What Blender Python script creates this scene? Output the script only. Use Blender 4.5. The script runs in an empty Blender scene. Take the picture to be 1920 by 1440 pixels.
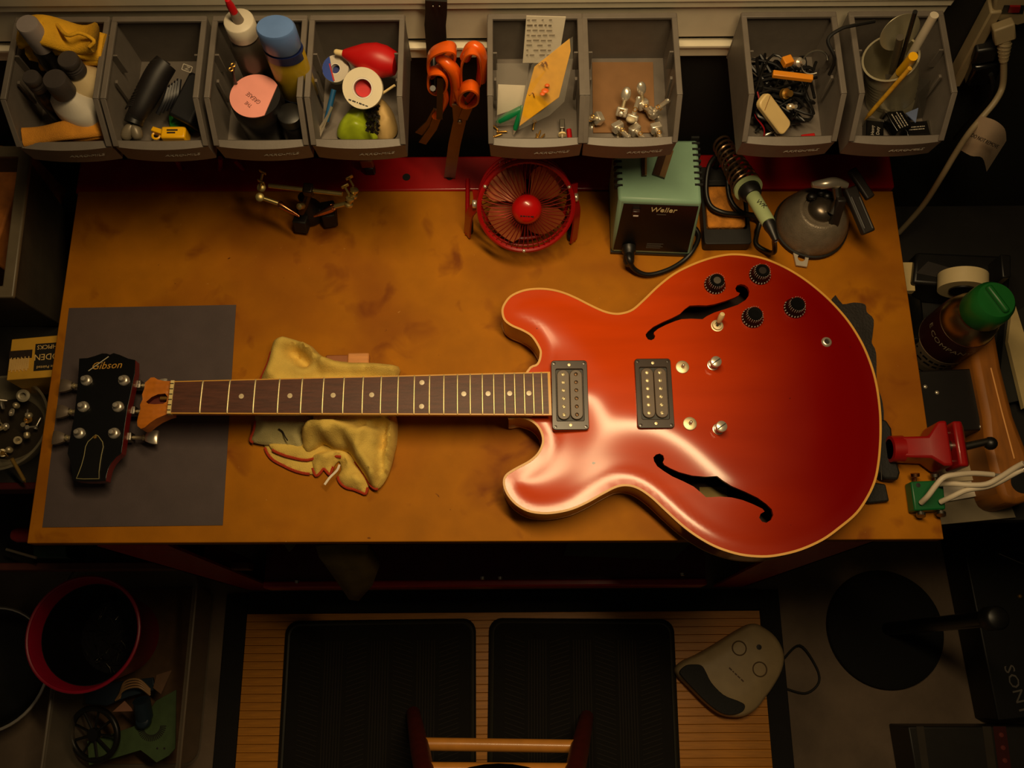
import bpy, math, random
from mathutils import Vector, Matrix, noise
from mathutils.geometry import delaunay_2d_cdt
random.seed(7)
sc = bpy.context.scene
COL = sc.collection
PI = math.pi
# ------------------------------------------------------------------ camera
# z = 0 is the top of the bench, the floor lies at FZ; y runs towards the wall
FPX, TILT, ROLL, CH = 1700.0, math.radians(17.3), math.radians(-0.4), 1.13
FZ = -0.72
cam_d = bpy.data.cameras.new('camera'); cam = bpy.data.objects.new('camera', cam_d); COL.objects.link(cam)
CR = Matrix.Rotation(TILT, 3, 'X') @ Matrix.Rotation(ROLL, 3, 'Z')
cam.matrix_world = Matrix.Translation((0, 0, CH)) @ CR.to_4x4()
cam_d.sensor_width = 36; cam_d.lens = 36*FPX/1920; cam_d.clip_start = .01
sc.camera = cam
# ------------------------------------------------------------------ light
w = bpy.data.worlds.new('room'); sc.world = w; w.use_nodes = True
w.node_tree.nodes['Background'].inputs[0].default_value = (1, .78, .50, 1)
w.node_tree.nodes['Background'].inputs[1].default_value = .026
def lamp(name, loc, aim, sx, sy, e, col, spread):
    l = bpy.data.lights.new(name, 'AREA'); l.shape = 'RECTANGLE'; l.size = sx; l.size_y = sy
    l.energy = e; l.color = col; l.spread = math.radians(spread)
    o = bpy.data.objects.new(name, l); COL.objects.link(o); o.location = loc
    o.rotation_euler = (Vector(aim)-Vector(loc)).to_track_quat('-Z', 'Y').to_euler()
    return o
WARM = (1, .72, .37)
lamp('tube_work_lamp', (.09, .415, 1.12), (.05, .37, 0), .74, .09, 3.55, WARM, 100)
sc.view_settings.view_transform = 'Standard'; sc.view_settings.look = 'None'
sc.view_settings.gamma = 1; sc.view_settings.use_curve_mapping = False
sc.view_settings.exposure = 0.0
# ------------------------------------------------------------------ helpers
def U(px, py, z=0.0):
    d = CR @ Vector(((px-960)/FPX, -(py-720)/FPX, -1)); t = (z-CH)/d.z
    return Vector((0, 0, CH)) + d*t
def UY(px, py, y):
    d = CR @ Vector(((px-960)/FPX, -(py-720)/FPX, -1)); t = y/d.y
    return Vector((0, 0, CH)) + d*t
def UP(pts, z): return [U(a, b, z) for a, b in pts]
def srgb(c):
    f = lambda u: u/12.92 if u <= .04045 else ((u+.055)/1.055)**2.4
    return tuple(f(x/255.) for x in c)
_mats = {}
def mat(name, col, rough=.5, metal=0, var=.18, scale=40, bump=0, bscale=300, coat=0, trans=0, alpha=1, stretch=(1, 1, 1), emit=0):
    if name in _mats: return _mats[name]
    m = bpy.data.materials.new(name); m.use_nodes = True; nt = m.node_tree; b = nt.nodes['Principled BSDF']
    c = srgb(col); tc = nt.nodes.new('ShaderNodeTexCoord'); mp = nt.nodes.new('ShaderNodeMapping')
    mp.inputs['Scale'].default_value = stretch
    nz = nt.nodes.new('ShaderNodeTexNoise'); nz.inputs['Scale'].default_value = scale; nz.inputs['Detail'].default_value = 5
    rp = nt.nodes.new('ShaderNodeValToRGB')
    rp.color_ramp.elements[0].position = .3; rp.color_ramp.elements[1].position = .72
    rp.color_ramp.elements[0].color = tuple(x*(1-var) for x in c)+(1,)
    rp.color_ramp.elements[1].color = tuple(min(1, x*(1+var)) for x in c)+(1,)
    L = nt.links.new
    L(tc.outputs['Object'], mp.inputs[0]); L(mp.outputs[0], nz.inputs['Vector']); L(nz.outputs['Fac'], rp.inputs[0])
    L(rp.outputs[0], b.inputs['Base Color'])
    b.inputs['Roughness'].default_value = rough; b.inputs['Metallic'].default_value = metal
    b.inputs['Coat Weight'].default_value = coat; b.inputs['Coat Roughness'].default_value = .12
    b.inputs['Transmission Weight'].default_value = trans; b.inputs['Alpha'].default_value = alpha
    if emit: b.inputs['Emission Strength'].default_value = emit; b.inputs['Emission Color'].default_value = c+(1,)
    if bump:
        n2 = nt.nodes.new('ShaderNodeTexNoise'); n2.inputs['Scale'].default_value = bscale; n2.inputs['Detail'].default_value = 3
        bp = nt.nodes.new('ShaderNodeBump'); bp.inputs['Strength'].default_value = bump; bp.inputs['Distance'].default_value = .002
        L(mp.outputs[0], n2.inputs['Vector']); L(n2.outputs['Fac'], bp.inputs['Height']); L(bp.outputs[0], b.inputs['Normal'])
    _mats[name] = m
    return m
def frame(o, x, y):
    x = Vector(x).normalized(); z = x.cross(Vector(y)).normalized(); y = z.cross(x)
    m = Matrix((x, y, z)).transposed().to_4x4(); m.translation = Vector(o); return m
def axis_frame(o, ax):
    ax = Vector(ax).normalized(); t = Vector((1, 0, 0)) if abs(ax.x) < .9 else Vector((0, 1, 0))
    x = t - ax*t.dot(ax); x.normalize(); y = ax.cross(x)
    m = Matrix((x, y, ax)).transposed().to_4x4(); m.translation = Vector(o); return m
def T3(x, y, z): return Matrix.Translation((x, y, z))
def RZ(d): return Matrix.Rotation(math.radians(d), 4, 'Z')
def RX(d): return Matrix.Rotation(math.radians(d), 4, 'X')
def RY(d): return Matrix.Rotation(math.radians(d), 4, 'Y')
def cr(pts, n=6, closed=False):
    pts = [Vector(p) for p in pts]; N = len(pts); out = []
    for i in range(N if closed else N-1):
        g = (lambda k: pts[k % N]) if closed else (lambda k: pts[max(0, min(N-1, k))])
        p0, p1, p2, p3 = g(i-1), g(i), g(i+1), g(i+2)
        for k in range(n):
            t = k/n
            out.append(.5*((2*p1)+(p2-p0)*t+(2*p0-5*p1+4*p2-p3)*t*t+(3*p1-p0-3*p2+p3)*t**3))
    if not closed: out.append(pts[-1].copy())
    return out
def circ(r, n, cx=0, cy=0, a0=0, a1=2*PI, end=False):
    k = n-1 if end else n
    return [(cx+r*math.cos(a0+(a1-a0)*i/k), cy+r*math.sin(a0+(a1-a0)*i/k)) for i in range(n)]
def rrect(w, h, r, n=5, cx=0, cy=0):
    out = []
    for sx, sy, a in ((1, 1, 0), (-1, 1, .5), (-1, -1, 1), (1, -1, 1.5)):
        for i in range(n):
            t = (a+.5*i/(n-1))*PI
            out.append((cx+sx*(w/2-r)+r*math.cos(t), cy+sy*(h/2-r)+r*math.sin(t)))
    return out
class MB:
    def __init__(s, M=None): s.v = []; s.f = []; s.M = M or Matrix()
    def at(s, M): s.M = M; return s
    def add(s, vs, fs):
        n = len(s.v); s.v += [s.M @ Vector(v) for v in vs]; s.f += [tuple(i+n for i in f) for f in fs]; return s
    def box(s, c, d, M=None):
        x, y, z = d[0]/2, d[1]/2, d[2]/2; c = Vector(c)
        vs = [Vector((i*x, j*y, k*z)) for i in (-1, 1) for j in (-1, 1) for k in (-1, 1)]
        vs = [c+((M @ v) if M else v) for v in vs]
        return s.add(vs, [(0, 1, 3, 2), (4, 6, 7, 5), (0, 4, 5, 1), (2, 3, 7, 6), (0, 2, 6, 4), (1, 5, 7, 3)])
    def hexa(s, b, t):
        return s.add(list(b)+list(t), [(3, 2, 1, 0), (4, 5, 6, 7), (0, 1, 5, 4), (1, 2, 6, 5), (2, 3, 7, 6), (3, 0, 4, 7)])
    def loft(s, rings, caps=True, closed=False):
        n = len(rings[0]); vs = [p for r in rings for p in r]; fs = []
        m = len(rings)
        for i in range(m if closed else m-1):
            a, b = i*n, ((i+1) % m)*n
            for j in range(n): k = (j+1) % n; fs.append((a+j, a+k, b+k, b+j))
        if caps and not closed: fs.append(tuple(range(n-1, -1, -1))); fs.append(tuple((m-1)*n+j for j in range(n)))
        return s.add(vs, fs)
    def tube(s, pts, r, n=8, closed=False, caps=True):
        pts = [Vector(p) for p in pts]; N = len(pts)
        rr = r if isinstance(r, (list, tuple)) else [r]*N
        rings = []; up = None
        for i in range(N):
            a = pts[(i-1) % N] if (closed or i) else pts[0]; b = pts[(i+1) % N] if (closed or i < N-1) else pts[-1]
            t = (b-a)
            if t.length < 1e-9: t = Vector((0, 0, 1))
            t.normalize()
            if up is None: up = Vector((0, 0, 1)) if abs(t.z) < .9 else Vector((1, 0, 0))
            u = up-t*up.dot(t)
            if u.length < 1e-6: u = Vector((1, 0, 0))-t*t.x
            u.normalize(); w_ = t.cross(u); up = u
            rings.append([pts[i]+(u*math.cos(2*PI*k/n)+w_*math.sin(2*PI*k/n))*rr[i] for k in range(n)])
        return s.loft(rings, caps, closed)
    def cyl(s, p0, p1, r0, r1=None, n=16):
        r1 = r0 if r1 is None else r1; F = axis_frame(p0, Vector(p1)-Vector(p0)); h = (Vector(p1)-Vector(p0)).length
        return s.loft([[F @ Vector((x, y, 0)) for x, y in circ(r0, n)], [F @ Vector((x, y, h)) for x, y in circ(r1, n)]])
    def lathe(s, prof, o=(0, 0, 0), ax=(0, 0, 1), n=24, sx=1, sy=1, rz=0):
        F = axis_frame(o, ax) @ RZ(rz) if tuple(ax) != (0, 0, 1) else T3(*o) @ RZ(rz)
        rings = [[F @ Vector((x*sx, y*sy, z)) for x, y in circ(max(r, 1e-5), n)] for r, z in prof]
        return s.loft(rings)
    def prism(s, poly, z0, z1):
        n = len(poly); p = [(a[0], a[1]) for a in poly]
        if sum(p[i][0]*p[(i+1) % n][1]-p[(i+1) % n][0]*p[i][1] for i in range(n)) < 0: p = p[::-1]
        return s.loft([[Vector((x, y, z0)) for x, y in p], [Vector((x, y, z1)) for x, y in p]])
    def ball(s, c, r, n=16, m=10):
        if not isinstance(r, (tuple, list)): r = (r, r, r)
        rings = []
        for i in range(m+1):
            a = -PI/2+PI*i/m; q = max(math.cos(a), .02)
            rings.append([Vector((c[0]+r[0]*q*math.cos(2*PI*k/n), c[1]+r[1]*q*math.sin(2*PI*k/n), c[2]+r[2]*math.sin(a))) for k in range(n)])
        return s.loft(rings)
    def ringplate(s, outer, inner, z0, z1):
        n = len(outer); vs = [Vector((x, y, z)) for z in (z0, z1) for L_ in (outer, inner) for x, y in L_]; fs = []
        for j in range(n):
            k = (j+1) % n
            fs += [(j, k, 2*n+k, 2*n+j), (n+k, n+j, 3*n+j, 3*n+k), (2*n+j, 2*n+k, 3*n+k, 3*n+j), (k, j, n+j, n+k)]
        return s.add(vs, fs)
    def text(s, txt, size, M, depth=.0002, shear=0, sx=1, wrap=None):
        cu = bpy.data.curves.new('t', 'FONT'); cu.body = txt; cu.size = size; cu.align_x = 'CENTER'; cu.align_y = 'CENTER'
        cu.extrude = depth; cu.shear = shear; cu.resolution_u = 2
        o = bpy.data.objects.new('t', cu); COL.objects.link(o); bpy.context.view_layer.update()
        me = bpy.data.meshes.new_from_object(o.evaluated_get(bpy.context.evaluated_depsgraph_get()))
        vs = [Vector((v.co.x*sx, v.co.y, v.co.z)) for v in me.vertices]
        if wrap: vs = [wrap(v) for v in vs]
        old = s.M; s.M = old @ M; s.add(vs, [tuple(p.vertices) for p in me.polygons]); s.M = old
        bpy.data.objects.remove(o); bpy.data.curves.remove(cu); bpy.data.meshes.remove(me)
        return s
def dashes(mb, M, w, rows, pitch, h, seed=1, depth=.0002):
    # illegible print: broken strokes along the local x axis
    rnd = random.Random(seed); old = mb.M
    for r in range(rows):
        x = -w/2; y = (rows-1)*pitch/2-r*pitch; end = w/2*(1 if r == 0 else rnd.uniform(.4, 1))
        while x < end-h:
            l = h*rnd.uniform(.8, 2.6); mb.M = old @ M; mb.box((x+l/2, y, 0), (l, h*rnd.uniform(.7, 1), depth*2)); x += l+h*rnd.uniform(.35, .8)
    mb.M = old; return mb
WP = {}
def T(name, label, cat, loc, group=None):
    o = bpy.data.objects.new(name, None); o.empty_display_size = .02; COL.objects.link(o); o.location = loc; WP[o.name] = Vector(loc)
    o['label'] = label; o['category'] = cat
    if group: o['group'] = group
    return o
def B(mb, name, m, parent=None, label=None, cat=None, group=None, kind=None, smooth=50, bev=0, origin=None):
    vs = mb.v
    lo = Vector([min(v[i] for v in vs) for i in range(3)]); hi = Vector([max(v[i] for v in vs) for i in range(3)])
    og = Vector(origin) if origin is not None else Vector(((lo.x+hi.x)/2, (lo.y+hi.y)/2, lo.z))
    me = bpy.data.meshes.new(name); me.from_pydata([v-og for v in vs], [], mb.f); me.validate(); me.update()
    if smooth:
        me.polygons.foreach_set('use_smooth', [True]*len(me.polygons)); me.set_sharp_from_angle(angle=math.radians(smooth))
    me.materials.append(m)
    o = bpy.data.objects.new(name, me); COL.objects.link(o); WP[o.name] = og
    if parent: o.parent = parent; o.location = og-WP[parent.name]
    else: o.location = og
    if bev:
        b = o.modifiers.new('bevel', 'BEVEL'); b.width = bev; b.segments = 2; b.limit_method = 'ANGLE'; b.angle_limit = math.radians(40)
    if label: o['label'] = label
    if cat: o['category'] = cat
    if group: o['group'] = group
    if kind: o['kind'] = kind
    return o
def dup(o, delta, label=None, parent=None):
    c = o.copy(); COL.objects.link(c); WP[c.name] = WP[o.name]+Vector(delta)
    if parent: c.parent = parent
    else: c.location = o.location+Vector(delta)
    if label: c['label'] = label
    for ch in list(o.children): dup(ch, delta, None, c)
    return c
def rep(o, delta):            # one more alike part under the same parent
    c = o.copy(); COL.objects.link(c); c.location = o.location+Vector(delta); WP[c.name] = WP[o.name]+Vector(delta)
    for ch in list(o.children): dup(ch, delta, None, c)
    return c
def inside(p, poly):
    x, y = p[0], p[1]; c = False; n = len(poly); j = n-1
    for i in range(n):
        xi, yi = poly[i][0], poly[i][1]; xj, yj = poly[j][0], poly[j][1]
        if (yi > y) != (yj > y) and x < (xj-xi)*(y-yi)/(yj-yi)+xi: c = not c
        j = i
    return c
def segdist(p, poly):
    best = 9; n = len(poly); px_, py_ = p[0], p[1]
    for i in range(n):
        ax, ay = poly[i][0], poly[i][1]; bx, by = poly[(i+1) % n][0], poly[(i+1) % n][1]
        dx, dy = bx-ax, by-ay; q = dx*dx+dy*dy
        t = 0 if q < 1e-14 else max(0, min(1, ((px_-ax)*dx+(py_-ay)*dy)/q))
        d = (ax+t*dx-px_)**2+(ay+t*dy-py_)**2
        if d < best: best = d
    return math.sqrt(best)
def sheet(outline, holes=(), step=.008):
    """triangulated flat sheet: returns 2D points, triangles, number of boundary points"""
    pts = [Vector((p[0], p[1])) for p in outline]; edges = [(i, (i+1) % len(pts)) for i in range(len(pts))]
    for h in holes:
        n0 = len(pts); pts += [Vector((p[0], p[1])) for p in h]; edges += [(n0+i, n0+(i+1) % len(h)) for i in range(len(h))]
    nb = len(pts)
    x0 = min(p.x for p in pts); x1 = max(p.x for p in pts); y0 = min(p.y for p in pts); y1 = max(p.y for p in pts)
    row = 0; y = y0
    while y < y1:
        x = x0+(step/2 if row % 2 else 0)
        while x < x1:
            q = (x, y)
            if inside(q, outline) and not any(inside(q, h) for h in holes) and segdist(q, outline) > step*.4 and all(segdist(q, h) > step*.4 for h in holes): pts.append(Vector(q))
            x += step
        y += step*.87; row += 1
    r = delaunay_2d_cdt(pts, edges, [], 0, 1e-6)
    V, F = r[0], r[2]; tri = []
    for f in F:
        c = sum((V[i] for i in f), Vector((0, 0)))/len(f)
        if inside(c, outline) and not any(inside(c, h) for h in holes): tri.append(tuple(f))
    return V, tri, nb
def fold(x, y, s=1.0, seed=0.0):
    return noise.noise(Vector((x*s, y*s, seed)))
def cloth(outline, zf, thick=.0015, step=.006):
    V, tri, nb = sheet(outline, (), step); mb = MB()
    n = len(V); up = [Vector((v.x, v.y, zf(v.x, v.y))) for v in V]
    tri = [t if (V[t[1]]-V[t[0]]).cross(V[t[2]]-V[t[0]]) > 0 else t[::-1] for t in tri]
    mb.add(up+[p-Vector((0, 0, thick)) for p in up], tri+[tuple(i+n for i in t[::-1]) for t in tri])
    ec = {}
    for t in tri:
        for a, b in ((t[0], t[1]), (t[1], t[2]), (t[2], t[0])): ec[(a, b)] = 1
    for a, b in list(ec):
        if (b, a) not in ec: mb.f.append((b, a, a+n, b+n))
    return mb
# ------------------------------------------------------------------ shared materials
CHROME = mat('chrome', (224, 214, 196), .3, .72, .05)
STEEL = mat('brushed_steel', (150, 145, 135), .34, 1, .1)
BRASS = mat('brass', (206, 158, 78), .38, .9, .1)
BLACKP = mat('black_plastic', (20, 19, 18), .42, 0, .2)
BLACKG = mat('black_gloss', (12, 12, 12), .2, 0, .1)
RUBBER = mat('black_rubber', (16, 15, 14), .7, 0, .2, bump=.2)
CREAM = mat('cream_plastic', (228, 205, 150), .4, 0, .06)
WHITEP = mat('white_plastic', (225, 218, 205), .4, 0, .05)
PAPERW = mat('white_paper', (226, 216, 196), .8, 0, .06)
REDP = mat('red_paint', (150, 8, 10), .35, 0, .12, coat=.4)
GREYP = mat('grey_bin_plastic', (106, 98, 90), .5, 0, .08, 60, bump=.05)
GOLDT = mat('gold_print', (190, 140, 50), .5, 0, .05)
PALET = mat('pale_print', (172, 164, 150), .6, 0, .05)
DARKT = mat('dark_print', (28, 22, 20), .6, 0, .05)
CLEAR = mat('clear_plastic', (225, 222, 215), .25, 0, .02, alpha=.28)
# ------------------------------------------------------------------ setting
CONC = mat('concrete', (116, 98, 80), .8, 0, .3, 9, bump=.25, bscale=120)
DARKW = mat('dark_wall_paint', (17, 17, 14), .75, 0, .25, 12)
RAILW = mat('white_rail', (230, 220, 196), .45, 0, .05)
B(MB().box((0, -.3, FZ-.02), (3.2, 2.4, .04)), 'floor', CONC, kind='structure')
wall = B(MB().box((0, .738, .2), (3.2, .05, 1.86)), 'wall_back', DARKW, kind='structure')
B(MB().box((1.0, -.3, .2), (.05, 2.0, 1.86)), 'wall_right', DARKW, kind='structure')
xr = UY(1781, 20, .7).x
def zrow(py): return UY(960, py, .70).z
for i, (ya, yb, prot) in enumerate(((8, -60, .012), (81, 22, .006), (21, 9, .010), (113, 96, .009), (95, 90, .012))):
    za, zb = zrow(ya), zrow(yb)
    B(MB().box((xr/2-.5, .713-prot/2, (za+zb)/2), (xr+1.0, prot, abs(zb-za))), 'trim_%d' % (i+1), RAILW, kind='structure', bev=.001)
# ------------------------------------------------------------------ workbench
def mdf():
    m = mat('mdf_board', (168, 104, 6), .65, 0, .12, 22, bump=.05, bscale=500)
    nt = m.node_tree; L = nt.links.new; b = nt.nodes['Principled BSDF']; rp = nt.nodes['Color Ramp']; tc = nt.nodes['Texture Coordinate']
    last = rp.outputs[0]
    for sc_, lo, hi, c, f in ((6, .48, .74, (122, 58, 8), .75), (20, .58, .76, (104, 42, 6), .75), (95, .735, .78, (60, 20, 6), .8), (170, .74, .77, (215, 165, 90), .4)):
        n = nt.nodes.new('ShaderNodeTexNoise'); n.inputs['Scale'].default_value = sc_; n.inputs['Detail'].default_value = 3; n.inputs['Distortion'].default_value = .4
        mr = nt.nodes.new('ShaderNodeMapRange'); mr.inputs[1].default_value = lo; mr.inputs[2].default_value = hi; mr.inputs[4].default_value = f
        mx = nt.nodes.new('ShaderNodeMix'); mx.data_type = 'RGBA'; mx.inputs[7].default_value = srgb(c)+(1,)
        L(tc.outputs['Object'], n.inputs['Vector']); L(n.outputs['Fac'], mr.inputs[0]); L(mr.outputs[0], mx.inputs[0]); L(last, mx.inputs[6]); last = mx.outputs[2]
    L(last, b.inputs['Base Color']); b.inputs['Specular IOR Level'].default_value = .15
    return m
MDF = mdf()
FL, FR, BR_, BL = U(50, 1019), U(1770, 1011), U(1674, 358), U(146, 358)
yb = (BL.y+BR_.y)/2
bench = T('workbench', 'wooden workbench with a stained fibreboard top on a red steel frame', 'workbench', (0, .4, FZ))
B(MB().hexa([p-Vector((0, 0, .019)) for p in (FL, FR, BR_, BL)], (FL, FR, BR_, BL)), 'top_board', MDF, bench, 'stained tan fibreboard top', bev=.0012)
x0, x1 = BL.x-.004, BR_.x+.004
rail = B(MB().box(((x0+x1)/2, (yb+.69)/2+.001, -.009), (x1-x0, .69-yb, .018)), 'rear_rail', REDP, bench, 'red steel rear rail', bev=.003)
for px_, py_ in ((762, 332), (843, 331), (1166, 330), (1420, 340)):
    c = U(px_, py_, .0005); B(MB().lathe([(.0055, 0), (.0055, .0006)], (c.x, c.y, .0001), n=20), 'rail_hole', mat('hole_black', (4, 3, 3), .9, 0, .1), rail)
REDL = mat('red_steel', (170, 10, 16), .4, 0, .15, coat=.2)
def leg(s, y):
    cx = (FL.x+FR.x)/2
    mb = MB(); X = lambda d: cx+s*d
    a = (.5*(FR.x-FL.x))
    pts = [(X(a-.075), -.02), (X(a-.168), -.02), (X(a-.135), FZ), (X(a-.075), FZ)]
    b = [Vector((p[0], y, p[1])) for p in pts]; t = [Vector((p[0], y+.004, p[1])) for p in pts]
    mb.hexa(b, t)
    mb.hexa([Vector((X(a-.075), y, -.02)), Vector((X(a-.079), y, -.02)), Vector((X(a-.079), y, FZ)), Vector((X(a-.075), y, FZ))],
            [Vector((X(a-.075), y+.06, -.02)), Vector((X(a-.079), y+.06, -.02)), Vector((X(a-.079), y+.06, FZ)), Vector((X(a-.075), y+.06, FZ))])
    return mb
for s in (-1, 1):
    for y in (.148, .56): B(leg(s, y), 'leg', REDL, bench)
lx0, lx1 = U(530, 1095, -.45).x-.03, U(1290, 1095, -.45).x+.03
B(MB().box(((lx0+lx1)/2, .135, -.46), (lx1-lx0, .012, .05)), 'lower_rail', REDL, bench, bev=.003)
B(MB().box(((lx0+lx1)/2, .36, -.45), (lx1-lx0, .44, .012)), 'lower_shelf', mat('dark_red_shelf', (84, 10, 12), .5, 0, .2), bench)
sw = None
for px_, py_ in ((557, 1091), (905, 1084), (938, 1084), (1280, 1077)):
    c = UY(px_, py_, .128)
    B(MB().cyl((c.x, .130, c.z), (c.x, .126, c.z), .004, .003, 12), 'bolt', STEEL, bench)
# ------------------------------------------------------------------ guitar
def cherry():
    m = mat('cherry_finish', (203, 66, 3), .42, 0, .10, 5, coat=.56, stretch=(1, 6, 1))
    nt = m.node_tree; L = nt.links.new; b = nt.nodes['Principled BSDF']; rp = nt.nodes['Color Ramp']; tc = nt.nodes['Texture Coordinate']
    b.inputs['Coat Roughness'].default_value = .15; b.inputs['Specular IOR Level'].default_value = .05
    # finish colour: orange towards the neck, deeper cherry at the tail, with uneven drift
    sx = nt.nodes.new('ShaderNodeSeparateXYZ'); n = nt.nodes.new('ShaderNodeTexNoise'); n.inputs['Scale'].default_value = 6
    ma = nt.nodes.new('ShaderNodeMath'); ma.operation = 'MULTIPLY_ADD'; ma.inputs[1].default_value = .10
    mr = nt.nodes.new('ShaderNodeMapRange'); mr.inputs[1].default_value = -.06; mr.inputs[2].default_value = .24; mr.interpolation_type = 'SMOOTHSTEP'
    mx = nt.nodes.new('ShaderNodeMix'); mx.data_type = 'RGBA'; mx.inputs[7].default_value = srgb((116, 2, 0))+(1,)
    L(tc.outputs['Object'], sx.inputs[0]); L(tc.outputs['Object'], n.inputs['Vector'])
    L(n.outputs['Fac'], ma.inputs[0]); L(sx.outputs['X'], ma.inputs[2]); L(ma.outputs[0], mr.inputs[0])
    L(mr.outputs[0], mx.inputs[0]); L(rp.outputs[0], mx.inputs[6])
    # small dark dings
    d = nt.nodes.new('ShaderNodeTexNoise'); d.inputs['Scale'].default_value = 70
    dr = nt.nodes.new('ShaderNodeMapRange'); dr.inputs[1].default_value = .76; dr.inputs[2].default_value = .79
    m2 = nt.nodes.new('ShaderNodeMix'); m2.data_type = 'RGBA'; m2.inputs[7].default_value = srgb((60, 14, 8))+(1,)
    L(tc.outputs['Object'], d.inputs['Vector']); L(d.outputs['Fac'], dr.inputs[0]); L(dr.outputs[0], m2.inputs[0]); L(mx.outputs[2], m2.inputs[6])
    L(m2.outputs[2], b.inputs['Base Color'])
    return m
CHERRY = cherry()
CHSIDE = mat('cherry_side', (150, 44, 14), .3, 0, .15, 14, coat=.5)
BINDING = mat('cream_binding', (214, 158, 66), .4, 0, .06)
NECKW = mat('neck_wood_bare', (196, 112, 22), .45, 0, .14, 30, stretch=(1, 5, 5), coat=.2)
ROSEW = mat('rosewood', (84, 44, 28), .5, 0, .3, 40, bump=.1, bscale=200, stretch=(1, 9, 1))
NICKEL = mat('aged_nickel', (212, 196, 158), .45, .75, .1)
PEARL = mat('pearl_dot', (214, 196, 160), .3, 0, .15, 200)
PUBLK = mat('pickup_black', (48, 34, 27), .3, 0, .2, coat=.3)
BOBB = mat('bobbin_brown', (84, 66, 50), .4, 0, .15)
OUT = [(987.5,696.7),(1007,682),(1012.5,664),(1009.7,651.7),(997,632),(980.5,621),(958,611),(944.4,599),(940.8,582),(945.8,568),(958,554),(980.5,544),(1005.5,540.5),(1030.5,541.7),(1055.5,547.5),(1080.5,557.8),(1105.5,570.5),(1130.5,582),(1150,587),(1166.7,586.4),(1186,579.4),(1208,560),(1233,536),(1261,514),(1289,499),(1316.7,487.8),(1344,480),(1372,476),(1403.7,478),(1435.8,485),(1470.8,499.8),(1502.9,518.7),(1532,540.6),(1558,564),(1584.5,593),(1605,622),(1622.4,654),(1637,692),(1645.8,728.7),(1651,769.5),(1652.3,806),(1651,840),(1648,870),(1642,900),(1629,930),(1606.9,962.8),(1574,991),(1542,1013.6),(1501,1031.9),(1460.6,1042),(1428,1044.9),(1387.5,1041),(1346.9,1028.6),(1314,1011.6),(1281.9,989),(1249,959.5),(1221,933.5),(1196.6,917),(1176,911.3),(1156,914),(1131.6,926),(1103,942),(1074.7,954.7),(1046,961.6),(1017.8,963.6),(989,958.8),(965,944.5),(948.8,924),(943.5,904),(948.8,889.7),(967,877.5),(993.4,863),(1009.7,847),(1017,826.7),(1011.7,806),(997.5,791),(975,783),(952,779),(952,700),(965,699)]
F1 = [(212,650),(225,670),(245,676),(264,666),(271,648),(262,632),(264,622),(290,600),(340,575),(400,552),(440,541),(500,540),(572,546),(600,526),(650,502),(720,480),(800,452),(850,420),(872,390),(878,360),(870,332),(850,315),(825,310),(800,318),(788,340),(795,361),(816,372),(806,388),(780,402),(720,425),(650,446),(600,453),(550,450),(493,451),(460,475),(430,505),(380,530),(320,555),(260,585),(225,615),(210,636)]
F1 = [(1150+.2916*a, 440+.2916*b) for a, b in F1]
F2 = [(805,207),(801,190),(813,177),(830,173),(846,182),(851,198),(845,212),(852,224),(880,240),(920,258),(980,275),(1040,281),(1092,279),(1120,300),(1160,325),(1220,350),(1280,378),(1320,405),(1348,430),(1356,455),(1346,478),(1325,491),(1305,486),(1291,468),(1297,450),(1315,440),(1305,428),(1260,407),(1210,388),(1160,376),(1110,372),(1045,374),(1018,350),(988,325),(940,300),(890,277),(850,252),(820,230)]
F2 = [(900+.40625*a, 780+.40625*b) for a, b in F2]
ZE = .054
outline = [(p.x, p.y) for p in cr([Vector((q.x, q.y, 0)) for q in UP(OUT[:-2], ZE)], 4, True)]
def inset(poly, d):
    n = len(poly); res = []
    for i in range(n):
        a = Vector(poly[i-1]); b = Vector(poly[(i+1) % n]); t = (b-a).normalized(); nn = Vector((-t.y, t.x))
        res.append((poly[i][0]+nn.x*d, poly[i][1]+nn.y*d))
    return res
area = sum(outline[i][0]*outline[(i+1) % len(outline)][1]-outline[(i+1) % len(outline)][0]*outline[i][1] for i in range(len(outline)))
if area < 0: outline = outline[::-1]
inn = inset(outline, .0022)
f1 = [(p.x, p.y) for p in UP(F1, .062)]; f2 = [(p.x, p.y) for p in UP(F2, .061)]
V, tri, nb = sheet(inn, (f1, f2), .0055)
nO = len(inn)
import numpy as np
D = [segdist(v, outline) for v in V]
gs = .002; gx0, gy0 = min(p[0] for p in outline)-.02, min(p[1] for p in outline)-.02
gw = int((max(p[0] for p in outline)+.02-gx0)/gs); gh = int((max(p[1] for p in outline)+.02-gy0)/gs)
mask = np.zeros((gh, gw), bool)
for j in range(gh):                       # scanline fill of the outline
    y = gy0+j*gs; xs = []
    for i in range(len(outline)):
        (xa, ya), (xb_, yb_) = outline[i], outline[(i+1) % len(outline)]
        if (ya > y) != (yb_ > y): xs.append(xa+(y-ya)*(xb_-xa)/(yb_-ya))
    xs.sort()
    for k in range(0, len(xs)-1, 2): mask[j, max(0, int((xs[k]-gx0)/gs)+1):int((xs[k+1]-gx0)/gs)+1] = True
GX, GY = np.meshgrid(gx0+np.arange(gw)*gs, gy0+np.arange(gh)*gs); DD = np.full((gh, gw), 9.)
for i in range(len(outline)):             # distance to the rim
    (ax, ay), (bx, by) = outline[i], outline[(i+1) % len(outline)]; dx, dy = bx-ax, by-ay; q = dx*dx+dy*dy+1e-12
    tt_ = np.clip(((GX-ax)*dx+(GY-ay)*dy)/q, 0, 1); DD = np.minimum(DD, (ax+tt_*dx-GX)**2+(ay+tt_*dy-GY)**2)
DD = np.where(mask, np.sqrt(DD), 0)
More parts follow.
